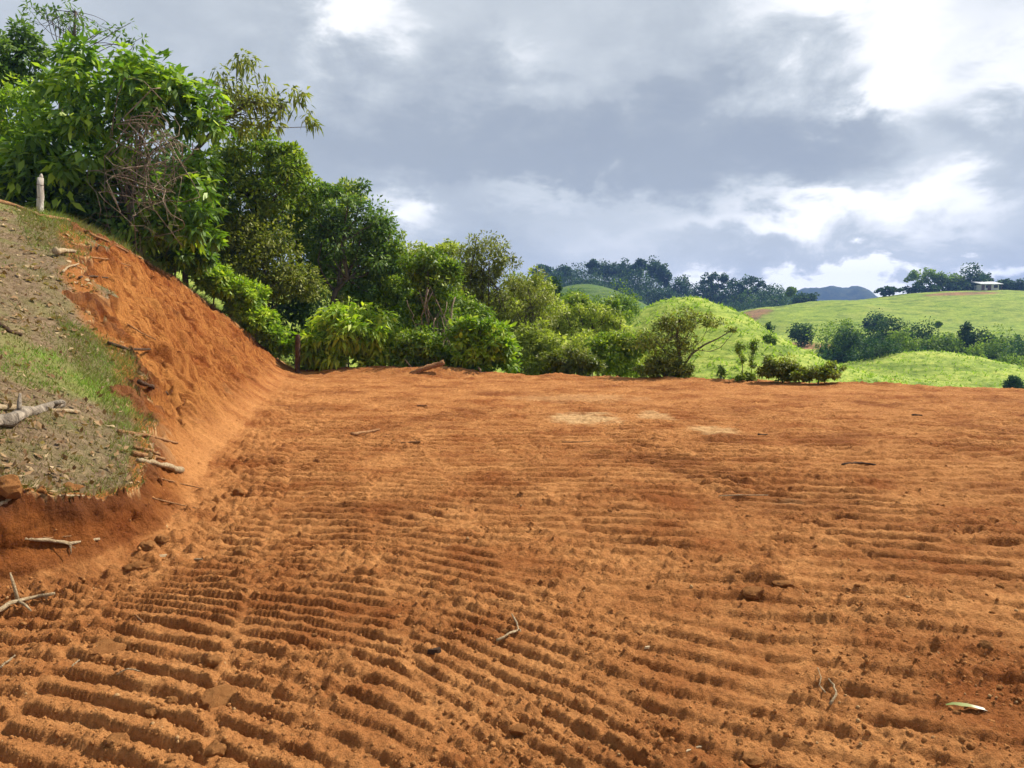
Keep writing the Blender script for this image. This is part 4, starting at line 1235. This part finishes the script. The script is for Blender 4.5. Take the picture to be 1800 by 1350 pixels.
for x0, x1, z0, z1, nm, m in ((-w2 + .6, -w2 + 1.9, -.9, zt - .1, 'timber_panel', M_TIMBER), (-1.0, 0.2, -.9, zt - .15, 'door', M_TIMBER), (w2 - 2.6, w2 - 1.0, zt * .35, zt - .2, 'window', M_DARK), (-w2 + 2.4, -w2 + 3.2, zt * .35, zt - .3, 'window', M_DARK)):
    link(nm, MB().box((x0, -.12, z0), (x1, -.01, z1)).mesh(nm, m, False), house)
for x0 in (-w2 + .1, -0.3, w2):
    link('porch_post', MB().box((x0, -1.0, -1.2), (x0 + .16, -.85, zt + .02)).mesh('porch_post', M_TIMBER, False), house)

# ------------------------------------------------------------------ fence posts
def fence_post(label, px, py_base, py_top, wpx, mat, D=None, lean=0.0, seed=0, notch=True):
    p = hit(px, py_base) if D is None else at(px, py_base, D)
    s = p.y / FPX
    h = (py_base - py_top) * s
    z0 = gz(p.x, p.y)
    root = link('fence_post', None, loc=(p.x, p.y, z0)); tag(root, label, 'post')
    h = p.z + h - z0 - (0.08 if notch else 0)
    rs = random.Random(seed)
    r = wpx * s / 2
    pts, rr = [], []
    for i in range(9):
        t = i / 8
        pts.append(Vector((lean * t + rs.uniform(-.01, .01), rs.uniform(-.01, .01), -.3 + (h + .3) * t))); rr.append(r * (1.08 - 0.16 * t))
    link('shaft', MB().tube(pts, rr, 9, rough=0.09, seed=seed).mesh('shaft', mat), root)
    if notch:
        t = Vector((lean + r * 0.30, 0, h))
        link('split_top', MB().tube([t - Vector((0, 0, .05)), t + Vector((.0, 0, .05)), t + Vector((.015, 0, .10))], [r * .62, r * .5, r * .15], 6, rough=.15, seed=seed).mesh('split_top', mat), root)
    for j, f in enumerate((0.45, 0.8)):
        c = Vector((lean * f, 0, h * f))
        ring = [c + Vector((math.cos(a) * r * 1.08, math.sin(a) * r * 1.08, 0.01 * math.sin(2 * a))) for a in np.linspace(0, 2 * math.pi, 13)]
        link('wire_tie', MB().tube(ring, [0.006] * 13, 4, cap=False).mesh('wire_tie', M_DARKWOOD), root)
    return root


fence_post('pale weathered fence post standing on the grassy crest', 70, 376, 309, 11, M_POST, lean=0.05, seed=3)
fence_post('dark mossy fence post at the foot of the cut bank', 522, 652, 588, 9, M_DARKWOOD, D=24.9, lean=0.06, seed=5, notch=False)


# ------------------------------------------------------------------ logs, sticks and roots
def stick(name, label, path, r0, r1, mat, cat='stick', lift=0.6, n=7, rough=0.12, seed=0, group=None, side=None, arch=0.0, fix=None):
    """path of pixels laid down on the ground; r in metres"""
    rs = random.Random(seed)
    P = [hit(*p) for p in path] if fix is None else fix
    fine = []
    m = max(2, int(10 / max(1, len(P) - 1)))
    for a, b in zip(P[:-1], P[1:]):
        for k in range(m): fine.append(a.lerp(b, k / m))
    fine.append(P[-1])
    org = fine[0].copy()
    pts, rr = [], []
    for i, p in enumerate(fine):
        t = i / (len(fine) - 1)
        r = r0 + (r1 - r0) * t
        q = p + Vector((rs.uniform(-1, 1), rs.uniform(-1, 1), rs.uniform(-.3, .6))) * r * 0.5
        q.z += (r + 0.006) * lift + arch * math.sin(t * math.pi)
        pts.append(q - org); rr.append(r * rs.uniform(0.88, 1.12))
    mb = MB().tube(pts, rr, n, rough=rough, seed=seed)
    root = link(name, mb.mesh(name, mat), loc=org)
    tag(root, label, cat, group)
    for j, (k, dx, dy, dz, rf) in enumerate(side or []):
        p0 = pts[int(k * (len(pts) - 1))]
        link('side_twig', MB().tube([p0, p0 + Vector((dx, dy, dz)) * .55 + Vector((0, 0, .01)), p0 + Vector((dx, dy, dz))], [r0 * rf, r0 * rf * .8, r0 * rf * .4], 5, rough=.1, seed=seed + j).mesh('side_twig', mat), root)
    return root


stick('weathered_log', 'gnarled grey log lying on the grass at the left border', [(-30, 762), (20, 748), (60, 730), (106, 716)], 0.060, 0.040, M_GREYWOOD, 'log', 0.7, 9, 0.22, 1, side=[(.55, -.05, .1, .16, .35), (.9, .10, .05, .03, .45)])
stick('pale_branch', 'thin pale branch lying behind the grey log', [(-20, 724), (50, 724), (138, 728)], 0.028, 0.014, M_PALEWOOD, 'branch', 1.0, 7, .12, 2)
stick('fallen_branch', 'long brown branch lying along the crest by the pale fence post', [(-15, 352), (30, 366), (70, 382), (122, 388)], 0.055, 0.035, M_ROOT, 'branch', 0.4, 8, .16, 3)
stick('root_strand', 'long root running down the top edge of the cut', [(118, 388), (150, 410), (185, 425), (225, 445), (262, 462)], 0.045, 0.018, M_ROOT, 'root', 0.8, 6, .15, 4)
stick('broken_root', 'pale broken root sticking out at the upper left of the cut', [(97, 455), (115, 452), (133, 450)], 0.055, 0.03, M_PALEWOOD, 'root', 2.2, 7, .25, 5)
stick('curved_root', 'curved pale root below the broken pale root', [(110, 484), (120, 474), (138, 468)], 0.018, 0.012, M_PALEWOOD, 'root', 2.2, 5, .1, 6)
stick('root_strand', 'thin root slanting across the upper ochre face', [(150, 456), (190, 460), (230, 470)], 0.022, 0.010, M_ROOT, 'root', 2.2, 5, .1, 7)
stick('root_strand', 'dark root lying level across the ochre face', [(140, 494), (165, 490), (190, 492)], 0.020, 0.012, M_DARKWOOD, 'root', 2.2, 5, .1, 8)
stick('root_stub', 'thick dark root stub poking from the bank beside the grass edge', [(190, 612), (225, 622), (265, 620)], 0.026, 0.017, M_DARKWOOD, 'root', 2.2, 7, .2, 9)
stick('root_strand', 'long thin root curving over the middle of the face', [(225, 575), (250, 590), (275, 600)], 0.013, 0.008, M_ROOT, 'root', 2.2, 5, .1, 10)
stick('root_stub', 'short dark root pointing at the pad halfway along the grass edge', [(245, 682), (272, 690), (296, 700)], 0.026, 0.017, M_DARKWOOD, 'root', 2.2, 7, .2, 11)
stick('bank_stick', 'straight brown stick lying on the bank foot, upper of three', [(208, 764), (260, 770), (312, 782)], 0.022, 0.013, M_ROOT, 'stick', 1.0, 6, .1, 12)
stick('bank_stick', 'brown stick lying on the bank foot, middle of three', [(235, 790), (262, 796), (280, 803)], 0.018, 0.013, M_ROOT, 'stick', 1.0, 6, .1, 13)
stick('bank_stick', 'reddish thick stick just above the splintered pale wood', [(234, 803), (262, 808), (288, 811)], 0.024, 0.018, M_ROOT, 'stick', 1.0, 6, .14, 14)
stick('splintered_wood', 'splintered pale piece of wood on the bank foot', [(242, 814), (272, 820), (318, 832)], 0.018, 0.026, M_PALEWOOD, 'wood', 1.0, 7, .3, 15)
stick('thin_twig', 'long thin twig reaching from the bank over the first track', [(278, 844), (320, 854), (358, 862)], 0.008, 0.004, M_ROOT, 'twig', 1.5, 5, .1, 16)
stick('thin_twig', 'thin twig crossing the crumbled foot of the bank', [(268, 880), (305, 888), (345, 896)], 0.007, 0.004, M_ROOT, 'twig', 1.5, 5, .1, 17)
stick('bare_branch', 'bare pale branch stuck across the steep near bank', [(25, 958), (85, 962), (125, 966), (176, 958)], 0.012, 0.010, M_PALEWOOD, 'branch', 2.5, 6, .12, 18, side=[(.75, .02, -.03, -.06, .6), (.45, .12, .02, -.05, .5)])
stick('thin_root', 'hair-thin root arching along the steep near bank', [(50, 948), (90, 953), (150, 946)], 0.006, 0.004, M_ROOT, 'root', 2.5, 5, .1, 19)
stick('forked_branch', 'pale forked branch lying at the left border below the bank', [(-25, 1100), (20, 1072), (60, 1060), (96, 1052)], 0.014, 0.010, M_PALEWOOD, 'branch', 2.0, 6, .12, 20, side=[(.45, -.05, .02, .16, .8), (.5, .14, -.10, -.02, .7)])
stick('crest_root', 'pale root at the left border under the round clod', [(-10, 900), (10, 890), (24, 878)], 0.014, 0.010, M_PALEWOOD, 'root', 1.5, 6, .1, 21)
stick('bank_root', 'pale root hanging below the turf edge of the near bank', [(85, 886), (105, 877), (150, 876)], 0.010, 0.006, M_PALEWOOD, 'root', 1.5, 6, .1, 22)
stick('bank_root', 'thin root below the turf edge pointing at the corner of the bank', [(80, 896), (120, 896), (150, 895)], 0.007, 0.004, M_ROOT, 'root', 1.5, 5, .1, 23)
stick('grass_stick', 'dark crooked stick lying in the leaf litter at the left border', [(-5, 572), (15, 585), (38, 593)], 0.030, 0.020, M_DARKWOOD, 'stick', 0.8, 6, .15, 24)
stick('pad_stick', 'brown stick lying on the smooth far pad left of centre', [(618, 766), (645, 762), (667, 757)], 0.024, 0.017, M_ROOT, 'stick', 0.8, 7, .14, 25)
stick('pad_stick', 'short dark stick beyond the brown stick on the far pad', [(734, 714), (750, 714)], 0.016, 0.013, M_ROOT, 'stick', 0.6, 6, .14, 26)
stick('pad_stick', 'dark bent stick just right of the brown stick', [(690, 776), (705, 780), (738, 778)], 0.011, 0.014, M_ROOT, 'stick', 0.6, 6, .14, 27)
stick('pad_stick', 'thin long dark stick on the pad right of centre', [(988, 778), (1015, 778), (1045, 776)], 0.009, 0.007, M_ROOT, 'stick', 0.6, 6, .14, 28)
stick('pad_stick', 'dark flat piece of wood near the pale sandy patch', [(1332, 765), (1354, 766)], 0.019, 0.015, M_DARKWOOD, 'stick', 0.4, 6, .14, 29)
stick('pad_stick', 'dark slab-like stick with shade under it on the right half', [(1480, 818), (1510, 815), (1540, 818)], 0.016, 0.010, M_DARKWOOD, 'stick', 0.5, 6, .18, 30)
stick('pad_stick', 'dark short stick on the far right pad', [(1604, 730), (1620, 731)], 0.018, 0.015, M_DARKWOOD, 'stick', 0.4, 6, .14, 31)
stick('thin_twig', 'thin pale straw lying over the tracks right of centre', [(1264, 876), (1310, 874), (1350, 874)], 0.006, 0.004, M_PALEWOOD, 'twig', 2.0, 5, .1, 32)
stick('rim_log', 'reddish log slanting up out of the spoil mound on the rim', None, 0.10, 0.085, M_ROOT, 'log', 0.0, 8, .12, 33, fix=[at(722, 660, 23.8), at(752, 646, 23.8), at(782, 636, 23.8)])
stick('rim_stub', 'curved upright root on the rim left of the reddish log', None, 0.045, 0.02, M_VINE, 'root', 0.0, 6, .12, 34, fix=[at(722, 662, 24.8), at(722, 645, 24.8), at(712, 632, 24.8)])
stick('rim_stub', 'short upright stub on the rim below the leafy bush', None, 0.05, 0.03, M_VINE, 'stub', 0.0, 6, .12, 35, fix=[at(852, 666, 24.2), at(846, 655, 24.2), at(841, 646, 24.2)])
stick('forked_twig', 'pale forked twig lying across the tracks near the middle', [(874, 1136), (895, 1122), (912, 1116), (909, 1102), (900, 1086)], 0.0065, 0.004, M_PALEWOOD, 'twig', 2.2, 6, .12, 36, side=[(.5, .012, -.03, .0, .8)])
stick('curled_root', 'curled thin pale root lying at the lower right', [(1458, 1248), (1470, 1230), (1465, 1212), (1456, 1200)], 0.0065, 0.003, M_PALEWOOD, 'root', 2.2, 6, .12, 37)
stick('curled_root', 'hair-thin curled root left of the thicker curled root', [(1450, 1228), (1440, 1214), (1443, 1200), (1437, 1182)], 0.0035, 0.002, M_PALEWOOD, 'root', 3.0, 5, .12, 38)
stick('thin_twig', 'thin straw arching over the near left track', [(206, 1197), (225, 1190), (246, 1190)], 0.004, 0.003, M_PALEWOOD, 'twig', 3.0, 5, .1, 39, arch=0.01)
stick('thin_twig', 'short pale straw pointing up on the near left track', [(126, 1180), (140, 1168)], 0.004, 0.003, M_PALEWOOD, 'twig', 2.5, 5, .1, 40)
stick('thin_twig', 'short reddish twig on the crumbs below the near bank', [(238, 1088), (252, 1100)], 0.005, 0.004, M_ROOT, 'twig', 2.0, 5, .1, 41)
stick('thin_twig', 'twig at the left border among dark crumbs', [(0, 1185), (28, 1160)], 0.006, 0.004, M_PALEWOOD, 'twig', 2.5, 5, .1, 42)


# ------------------------------------------------------------------ flat chips, leaves on the soil
def curled_leaf(name, seed, mat, n=5, width=0.33, curl=0.25):
    rs = np.random.RandomState(seed)
    V, F = [], []
    for i in range(n + 1):
        t = i / n
        w = width * math.sin(math.pi * min(0.98, 0.06 + t * 0.9)) ** 0.8
        z = curl * math.sin(t * 3.1 + rs.rand()) * 0.5
        V += [(-w, t - .5, z + curl * rs.uniform(.2, 1.0) * w * 2), (0, t - .5, z), (w, t - .5, z + curl * rs.uniform(.2, 1.0) * w * 2)]
    for i in range(n):
        a = i * 3
        F += [(a, a + 1, a + 4, a + 3), (a + 1, a + 2, a + 5, a + 4)]
    return mesh_np(name, V, F, [mat], {'tint': ('FLOAT', np.full(len(V), rs.uniform(0.05, 1.0)))}, smooth=True)


def chip(name, label, px, py, lpx, wfac, mat, rot, cat, seed, thick=0.14):
    p = hit(px, py); s = p.y / FPX
    rs = np.random.RandomState(seed)
    n = 9
    th = np.linspace(0, 2 * np.pi, n, endpoint=False)
    rr = 1 + 0.32 * rs.normal(size=n)
    a = np.stack([np.cos(th) * rr * .5, np.sin(th) * rr * .5 * wfac, np.zeros(n)], 1)
    top = a * [0.85, 0.85, 1] + [0, 0, thick * .5]; bot = a * 1.0 - [0, 0, thick * .3]
    V = np.concatenate([bot, top, [[0.05, 0, thick * .62]]])
    F = [(i, (i + 1) % n, n + (i + 1) % n, n + i) for i in range(n)]
    me = bpy.data.meshes.new(name); me.from_pydata([tuple(v) for v in V], [], F + [(n + i, n + (i + 1) % n, 2 * n) for i in range(n)])
    me.materials.append(mat)
    o = link(name, me, loc=(p.x, p.y, p.z)); L = lpx * s
    o.scale = (L, L, L); o.rotation_euler = (rs.uniform(-.25, .1), rs.uniform(-.2, .2), rot)
    tag(o, label, cat)
    return o


M_CHIP = plain_mat('pale_chip', (0.36, 0.24, 0.12), (0.62, 0.50, 0.33), 60.0)
chip('wood_chip', 'large pale wood chip at the foot of the near bank', 290, 977, 34, .35, M_CHIP, .3, 'wood chip', 1)
chip('wood_chip', 'brownish flat chip just right of the large pale chip', 348, 983, 22, .35, M_PALEWOOD, -.2, 'wood chip', 2)
chip('wood_chip', 'pale pointed chip right of the forked twig', 1142, 1136, 28, .35, M_CHIP, .5, 'wood chip', 3)
chip('wood_chip', 'upright white chip at the bottom edge right of centre', 1229, 1314, 14, .9, M_CHIP, 1.0, 'wood chip', 4, .4)
chip('wood_chip', 'small white chip left of the upright white chip', 1211, 1320, 11, .6, M_CHIP, .4, 'wood chip', 5, .4)
chip('wood_chip', 'small white flake beside the round clod on the left track', 434, 992, 10, .6, M_CHIP, .2, 'wood chip', 6)
chip('wood_chip', 'pale flake in the crumbs above the bottom left tracks', 152, 1099, 18, .4, M_CHIP, .1, 'wood chip', 7)
chip('wood_chip', 'dark pebble-like chip with a lit face left of the forked twig', 766, 1144, 20, .6, M_DARKWOOD, .2, 'chip', 8, .5)
chip('wood_chip', 'tiny dark and white flake on the far right tracks', 1600, 1000, 16, .5, M_GREYWOOD, .2, 'chip', 9)
chip('wood_chip', 'small pale chip right of the short reddish twig', 358, 1042, 8, .8, M_CHIP, .2, 'wood chip', 10)


def striped_leaf_mat():
    m, nt, N, L, out = new_mat('green_white_leaf')
    v = obj_vec(nt)
    sep = N.new('ShaderNodeSeparateXYZ'); L.new(v, sep.inputs[0])
    c = n_ramp(nt, n_math(nt, 'ADD', sep.outputs[1], 0.5), [(0.0, (0.14, 0.17, 0.04)), (0.55, (0.24, 0.25, 0.09)), (0.70, (0.62, 0.58, 0.46)), (1.0, (0.68, 0.64, 0.54))])
    princ(nt, out, c, 0.6)
    return m


p = hit(1702, 1249)
lf = link('fallen_leaf', curled_leaf('fallen_leaf', 5, striped_leaf_mat(), 6, 0.10, 0.12), loc=(p.x, p.y, p.z + .012))
s = p.y / FPX * 74; lf.scale = (s, s, s); lf.rotation_euler = (0.0, 0, math.radians(-105))
tag(lf, 'long green leaf with a white end lying at the lower right', 'leaf')


# ------------------------------------------------------------------ clods and stones
def clod_mesh(name, seed, mat, sub=2, jag=0.28):
    import bmesh
    bm = bmesh.new(); bmesh.ops.create_icosphere(bm, subdivisions=sub, radius=1.0)
    rs = np.random.RandomState(seed)
    K = rs.normal(size=(7, 3)); K /= np.linalg.norm(K, axis=1)[:, None]
    h = rs.uniform(0.55, 0.95, 7)
    for v in bm.verts:
        c = np.array(v.co)
        r = 1.0
        for k, hh in zip(K, h):
            q = c @ k
            if q > hh: r = min(r, hh / q)
        r *= 1 + jag * 0.35 * math.sin(c[0] * 5 + seed) * math.sin(c[1] * 4.3 + seed * 2) + rs.uniform(-.09, .09)
        v.co = Vector(c * r)
    me = bpy.data.meshes.new(name); bm.to_mesh(me); bm.free()
    nv = len(me.vertices)
    for an, val in (('tone', rs.uniform(0.35, .95)), ('pale', 0.0)):
        a = me.attributes.new(an, 'FLOAT', 'POINT'); a.data.foreach_set('value', np.full(nv, val, np.float32))
    me.polygons.foreach_set('use_smooth', [False] * len(me.polygons))
    me.materials.append(mat)
    return me


def clod(label, px, py, wpx, seed, flat=0.7, name='soil_clod', mat=None, cat='clod', lift=0.25, sub=3):
    p = hit(px, py + wpx * 0.2); s = p.y / FPX * wpx / 2
    o = link(name, clod_mesh(name, seed, mat or M_SOIL, sub), loc=(p.x, p.y, p.z + s * flat * lift))
    o.scale = (s, s * .9, s * flat); o.rotation_euler = (0, 0, seed)
    tag(o, label, cat)
    return o


clod('big rounded orange clod on the turf edge at the left border', 18, 850, 58, 1, .75, mat=M_BANK)
clod('orange clod of turned earth beside the big rounded clod', 72, 858, 24, 2, .7, mat=M_BANK)
clod('long lump of orange soil along the turf edge', 125, 852, 46, 3, .45, mat=M_BANK)
clod('round ochre clod on the first track by the small white flake', 424, 972, 30, 4, .9)
clod('angular pale stone on the near left tracks', 378, 1157, 34, 5, .8)
clod('round clod left of the angular pale stone', 354, 1158, 20, 6, .8)
clod('large lump of earth lying on the near left track', 385, 1215, 78, 7, .45)
clod('long hump of smooth earth on a tread mark near the left border', 186, 1126, 80, 8, .28)
clod('wedge-shaped clod near the bottom left', 270, 1248, 30, 9, .7)
clod('flat broken clod at the bottom left', 205, 1298, 46, 10, .6)
clod('rounded clod with flat faces near the bottom left', 380, 1312, 44, 11, .7)
clod('small clod between the lump of earth and the wedge-shaped clod', 302, 1229, 22, 12, .7)
clod('round lump of earth at the bottom edge right of centre', 1322, 1330, 50, 13, .7)
clod('square-edged clod at the end of a tread mark, bottom centre', 912, 1276, 40, 14, .5)
clod('clod on top of the crusted heap of turned soil', 1378, 1020, 42, 15, .4)
clod('dark crusted clod at the left of the crusted heap', 1325, 1035, 46, 16, .45)
clod('reddish pebble near the green and white leaf', 1700, 1237, 14, 17, .8)
clod('angular clod on the right track half way up', 1735, 1132, 30, 18, .7)
clod('rounded clod on the left track below the bank corner', 420, 862, 22, 19, .7)
clod('clod at the foot of the near bank beside the large pale chip', 262, 955, 34, 20, .6, mat=M_BANK)
clod('earth lump at the bank corner above the large pale chip', 285, 945, 26, 21, .8)
clod('earth lump left of the large pale chip', 240, 990, 44, 22, .5)

# scattered clods: the largest each a thing of its own, the rest one mass of crumbs
rs = np.random.RandomState(95)
variants = [clod_mesh('soil_clod', 700 + i, M_SOIL, 2, 0.35) for i in range(10)]
cnt = 0
pts = []
while len(pts) < 240:
    px, py = rs.uniform(-20, 1820), 760 + 600 * rs.rand() ** 0.8
    a, b = ray(px, py); D = -CAMH / b
    X = a * D
    if D > 12: continue
    pts.append((X, D))
pts = np.array(pts)
zz, cl = surface(pts[:, 0], pts[:, 1])
for (x, y), z, c in zip(pts, zz, cl):
    if c != 0: continue
    o = link('soil_clod', variants[rs.randint(10)], loc=(x, y, z - 0.002))
    sz = rs.uniform(0.010, 0.021) * (1 + 0.06 * y)
    o.scale = (sz * rs.uniform(.8, 1.3), sz * rs.uniform(.8, 1.2), sz * rs.uniform(.6, .9)); o.rotation_euler = (rs.uniform(-.4, .4), rs.uniform(-.4, .4), rs.uniform(0, 6.3))
    tag(o, 'small loose clod of red soil lying on the tracked pad', 'clod', 'loose soil clods')


def crumbs():
    n = 12500
    px = rs.uniform(-60, 1860, n); py = 700 + 670 * rs.rand(n) ** 0.85
    b = np.array([ray(900, q)[1] for q in py]); D = -CAMH / b
    X = (px - 900) / FPX * D * np.array([1 / (CP + SP * (675 - q) / FPX) for q in py])
    ok = (D < 15) & (fbm(X * 1.1, D * 1.1, 3, 91) + rs.rand(n) * 0.5 > 0.18)
    X, D = X[ok], D[ok]
    z, c = surface(X, D)
    ok = (c == 0) | ((c == 1) & (z < 0.6)); X, D, z = X[ok], D[ok], z[ok]
    k = len(X)
    ph = (1 + 5 ** .5) / 2
    iv = np.array([(-1, ph, 0), (1, ph, 0), (-1, -ph, 0), (1, -ph, 0), (0, -1, ph), (0, 1, ph), (0, -1, -ph), (0, 1, -ph), (ph, 0, -1), (ph, 0, 1), (-ph, 0, -1), (-ph, 0, 1)]) / 1.9
    fi = np.array([(0, 11, 5), (0, 5, 1), (0, 1, 7), (0, 7, 10), (0, 10, 11), (1, 5, 9), (5, 11, 4), (11, 10, 2), (10, 7, 6), (7, 1, 8), (3, 9, 4), (3, 4, 2), (3, 2, 6), (3, 6, 8), (3, 8, 9), (4, 9, 5), (2, 4, 11), (6, 2, 10), (8, 6, 7), (9, 8, 1)])
    sz = (0.003 + 0.008 * rs.rand(k) ** 3.5) * (1 + 0.05 * D)
    V = iv[None] * (0.7 + 0.6 * rs.rand(k, 12, 1)) * sz[:, None, None] * (0.7 + 0.6 * rs.rand(k, 1, 3))
    V = V + np.stack([X, D, z + sz * 0.05], 1)[:, None, :]
    F = fi[None] + (np.arange(k) * 12)[:, None, None]
    tn = np.repeat(0.5 + rs.rand(k) * 0.5, 12); pl = np.repeat((rs.rand(k) > 0.965) * 0.7, 12)
    o = link('soil_crumbs', mesh_np('soil_crumbs', V.reshape(-1, 3), F.reshape(-1, 3), [M_SOIL], {'tone': ('FLOAT', tn), 'pale': ('FLOAT', pl)}))
    tag(o, 'loose crumbs of red soil scattered over the pad', 'crumbs', kind='stuff')


crumbs()

# ------------------------------------------------------------------ grassy slope: blades, dead leaves
def slope_points(n, seed, p=1.0):
    rs = np.random.RandomState(seed)
    px = rs.uniform(-120, 300, n); py = rs.uniform(350, 905, n)
    A = np.array([ray(a, b) for a, b in zip(px, py)])
    D = np.exp(np.linspace(math.log(3.4), math.log(26), 110))
    out = np.full(n, np.nan)
    for Dk in D:
        todo = np.isnan(out)
        if not todo.any(): break
        z, c, s, d = base_land(A[todo, 0] * Dk, np.full(todo.sum(), Dk))
        h = z >= CAMH + A[todo, 1] * Dk
        i = np.nonzero(todo)[0][h]
        out[i] = Dk * rs.uniform(0.985, 1.015, len(i))
    ok = ~np.isnan(out)
    X, Y = A[ok, 0] * out[ok], out[ok]
    X = X + rs.normal(size=len(X)) * 0.03
    z, c = surface(X, Y)
    k = c == 2
    return X[k], Y[k], z[k]


X, Y, Z = slope_points(46000, 96)
rs = np.random.RandomState(97)
g = np.clip(1.2 * np.exp(-((X + 4.5) / 1.1) ** 2 - ((Y - 8.0) / 0.75) ** 2) + 0.7 * np.exp(-((X + 10.8) / 2.5) ** 2 - ((Y - 17.0) / 2.2) ** 2) - 0.12 + 1.3 * fbm(X * 1.9, Y * 1.9, 4, 205), 0, 1)
ok = rs.rand(len(X)) < 0.22 + 0.78 * g
X, Y, Z, g = X[ok], Y[ok], Z[ok], g[ok]
k = len(X)
o = link('grass', blades('grass', LEAF['grass'], np.stack([X, Y, Z], 1), (0.018 + 0.045 * rs.rand(k) * (0.5 + g)) * (0.7 + Y * 0.05), rs.uniform(.006, .013, k) * (0.6 + Y * .07), rs, 0.75, np.clip(g * 0.85 + rs.normal(size=k) * 0.16, 0, 1)))
tag(o, 'short patchy grass on the slope above the cut', 'grass', kind='stuff')

rs = np.random.RandomState(131)
X = np.concatenate([rs.uniform(-14, -7.4, 60000), rs.uniform(-6.5, -2.8, 60000)]); Y = np.concatenate([rs.uniform(13.5, 28.0, 60000), rs.uniform(4.0, 10.0, 60000)])
zc, cc = surface(X, Y)
Fq = face_plane(X, Y)[0]
ok = (cc >= 2) & (np.abs(Fq - natural(X, Y)) < np.where(Y < 11, 0.42, 0.55)) & (rs.rand(len(X)) < 0.8)
X, Y, Z = X[ok], Y[ok], zc[ok]; k = len(X)
o = link('crest_grass', blades('crest_grass', LEAF['grass'], np.stack([X, Y, Z], 1), rs.uniform(.05, .24, k) * np.clip(Y / 20, 0.3, 1), rs.uniform(.010, .026, k) * np.clip(Y / 20, 0.35, 1), rs, 0.9, np.clip(0.25 + 0.9 * fbm(X * 1.3, Y * 1.3, 3, 415) + rs.normal(size=k) * 0.2, 0, 1)))
tag(o, 'ragged dry grass hanging over the crest of the cut', 'grass', kind='stuff')

X, Y, Z = slope_points(2600, 98)
rs = np.random.RandomState(99)
dl = [curled_leaf('dead_leaf', 800 + i, LEAF['dead'], 4, rs.uniform(.22, .4), rs.uniform(.2, .6)) for i in range(10)]
w = 0.35 * fbm(X * 0.8, Y * 0.8, 3, 401) + rs.rand(len(X)) * 0.8 - 0.40 * (Y < 6.6) - 0.7 * np.exp(-((X + 4.6) / 1.2) ** 2 - ((Y - 7.7) / 1.0) ** 2)
order = np.argsort(-w)
for j in order[:270]:
    o = link('dead_leaf', dl[rs.randint(10)], loc=(X[j], Y[j], Z[j] + 0.015))
    s = rs.uniform(0.045, 0.10) * (0.66 + 0.05 * Y[j]); o.scale = (s, s, s)
    o.rotation_euler = (rs.uniform(-.5, .7), rs.uniform(-.6, .6), rs.uniform(0, 6.3))
    tag(o, 'curled dry leaf lying in the litter of the grassy slope', 'leaf', 'dead leaves on the grassy slope')
rest = order[270:2300]
cen = np.stack([X[rest], Y[rest], Z[rest] + 0.012], 1)
o = link('leaf_litter', leaves_mesh('leaf_litter', LEAF['dead'], cen, np.full((len(rest), 3), 0.03), 1, 0.06, 0.032, rs, droop=0.05, outward=0.3, flat=0.8, tint_mu=0.4, tint_sd=0.3))
tag(o, 'litter of small dry leaves and bits on the grassy slope', 'litter', kind='stuff')
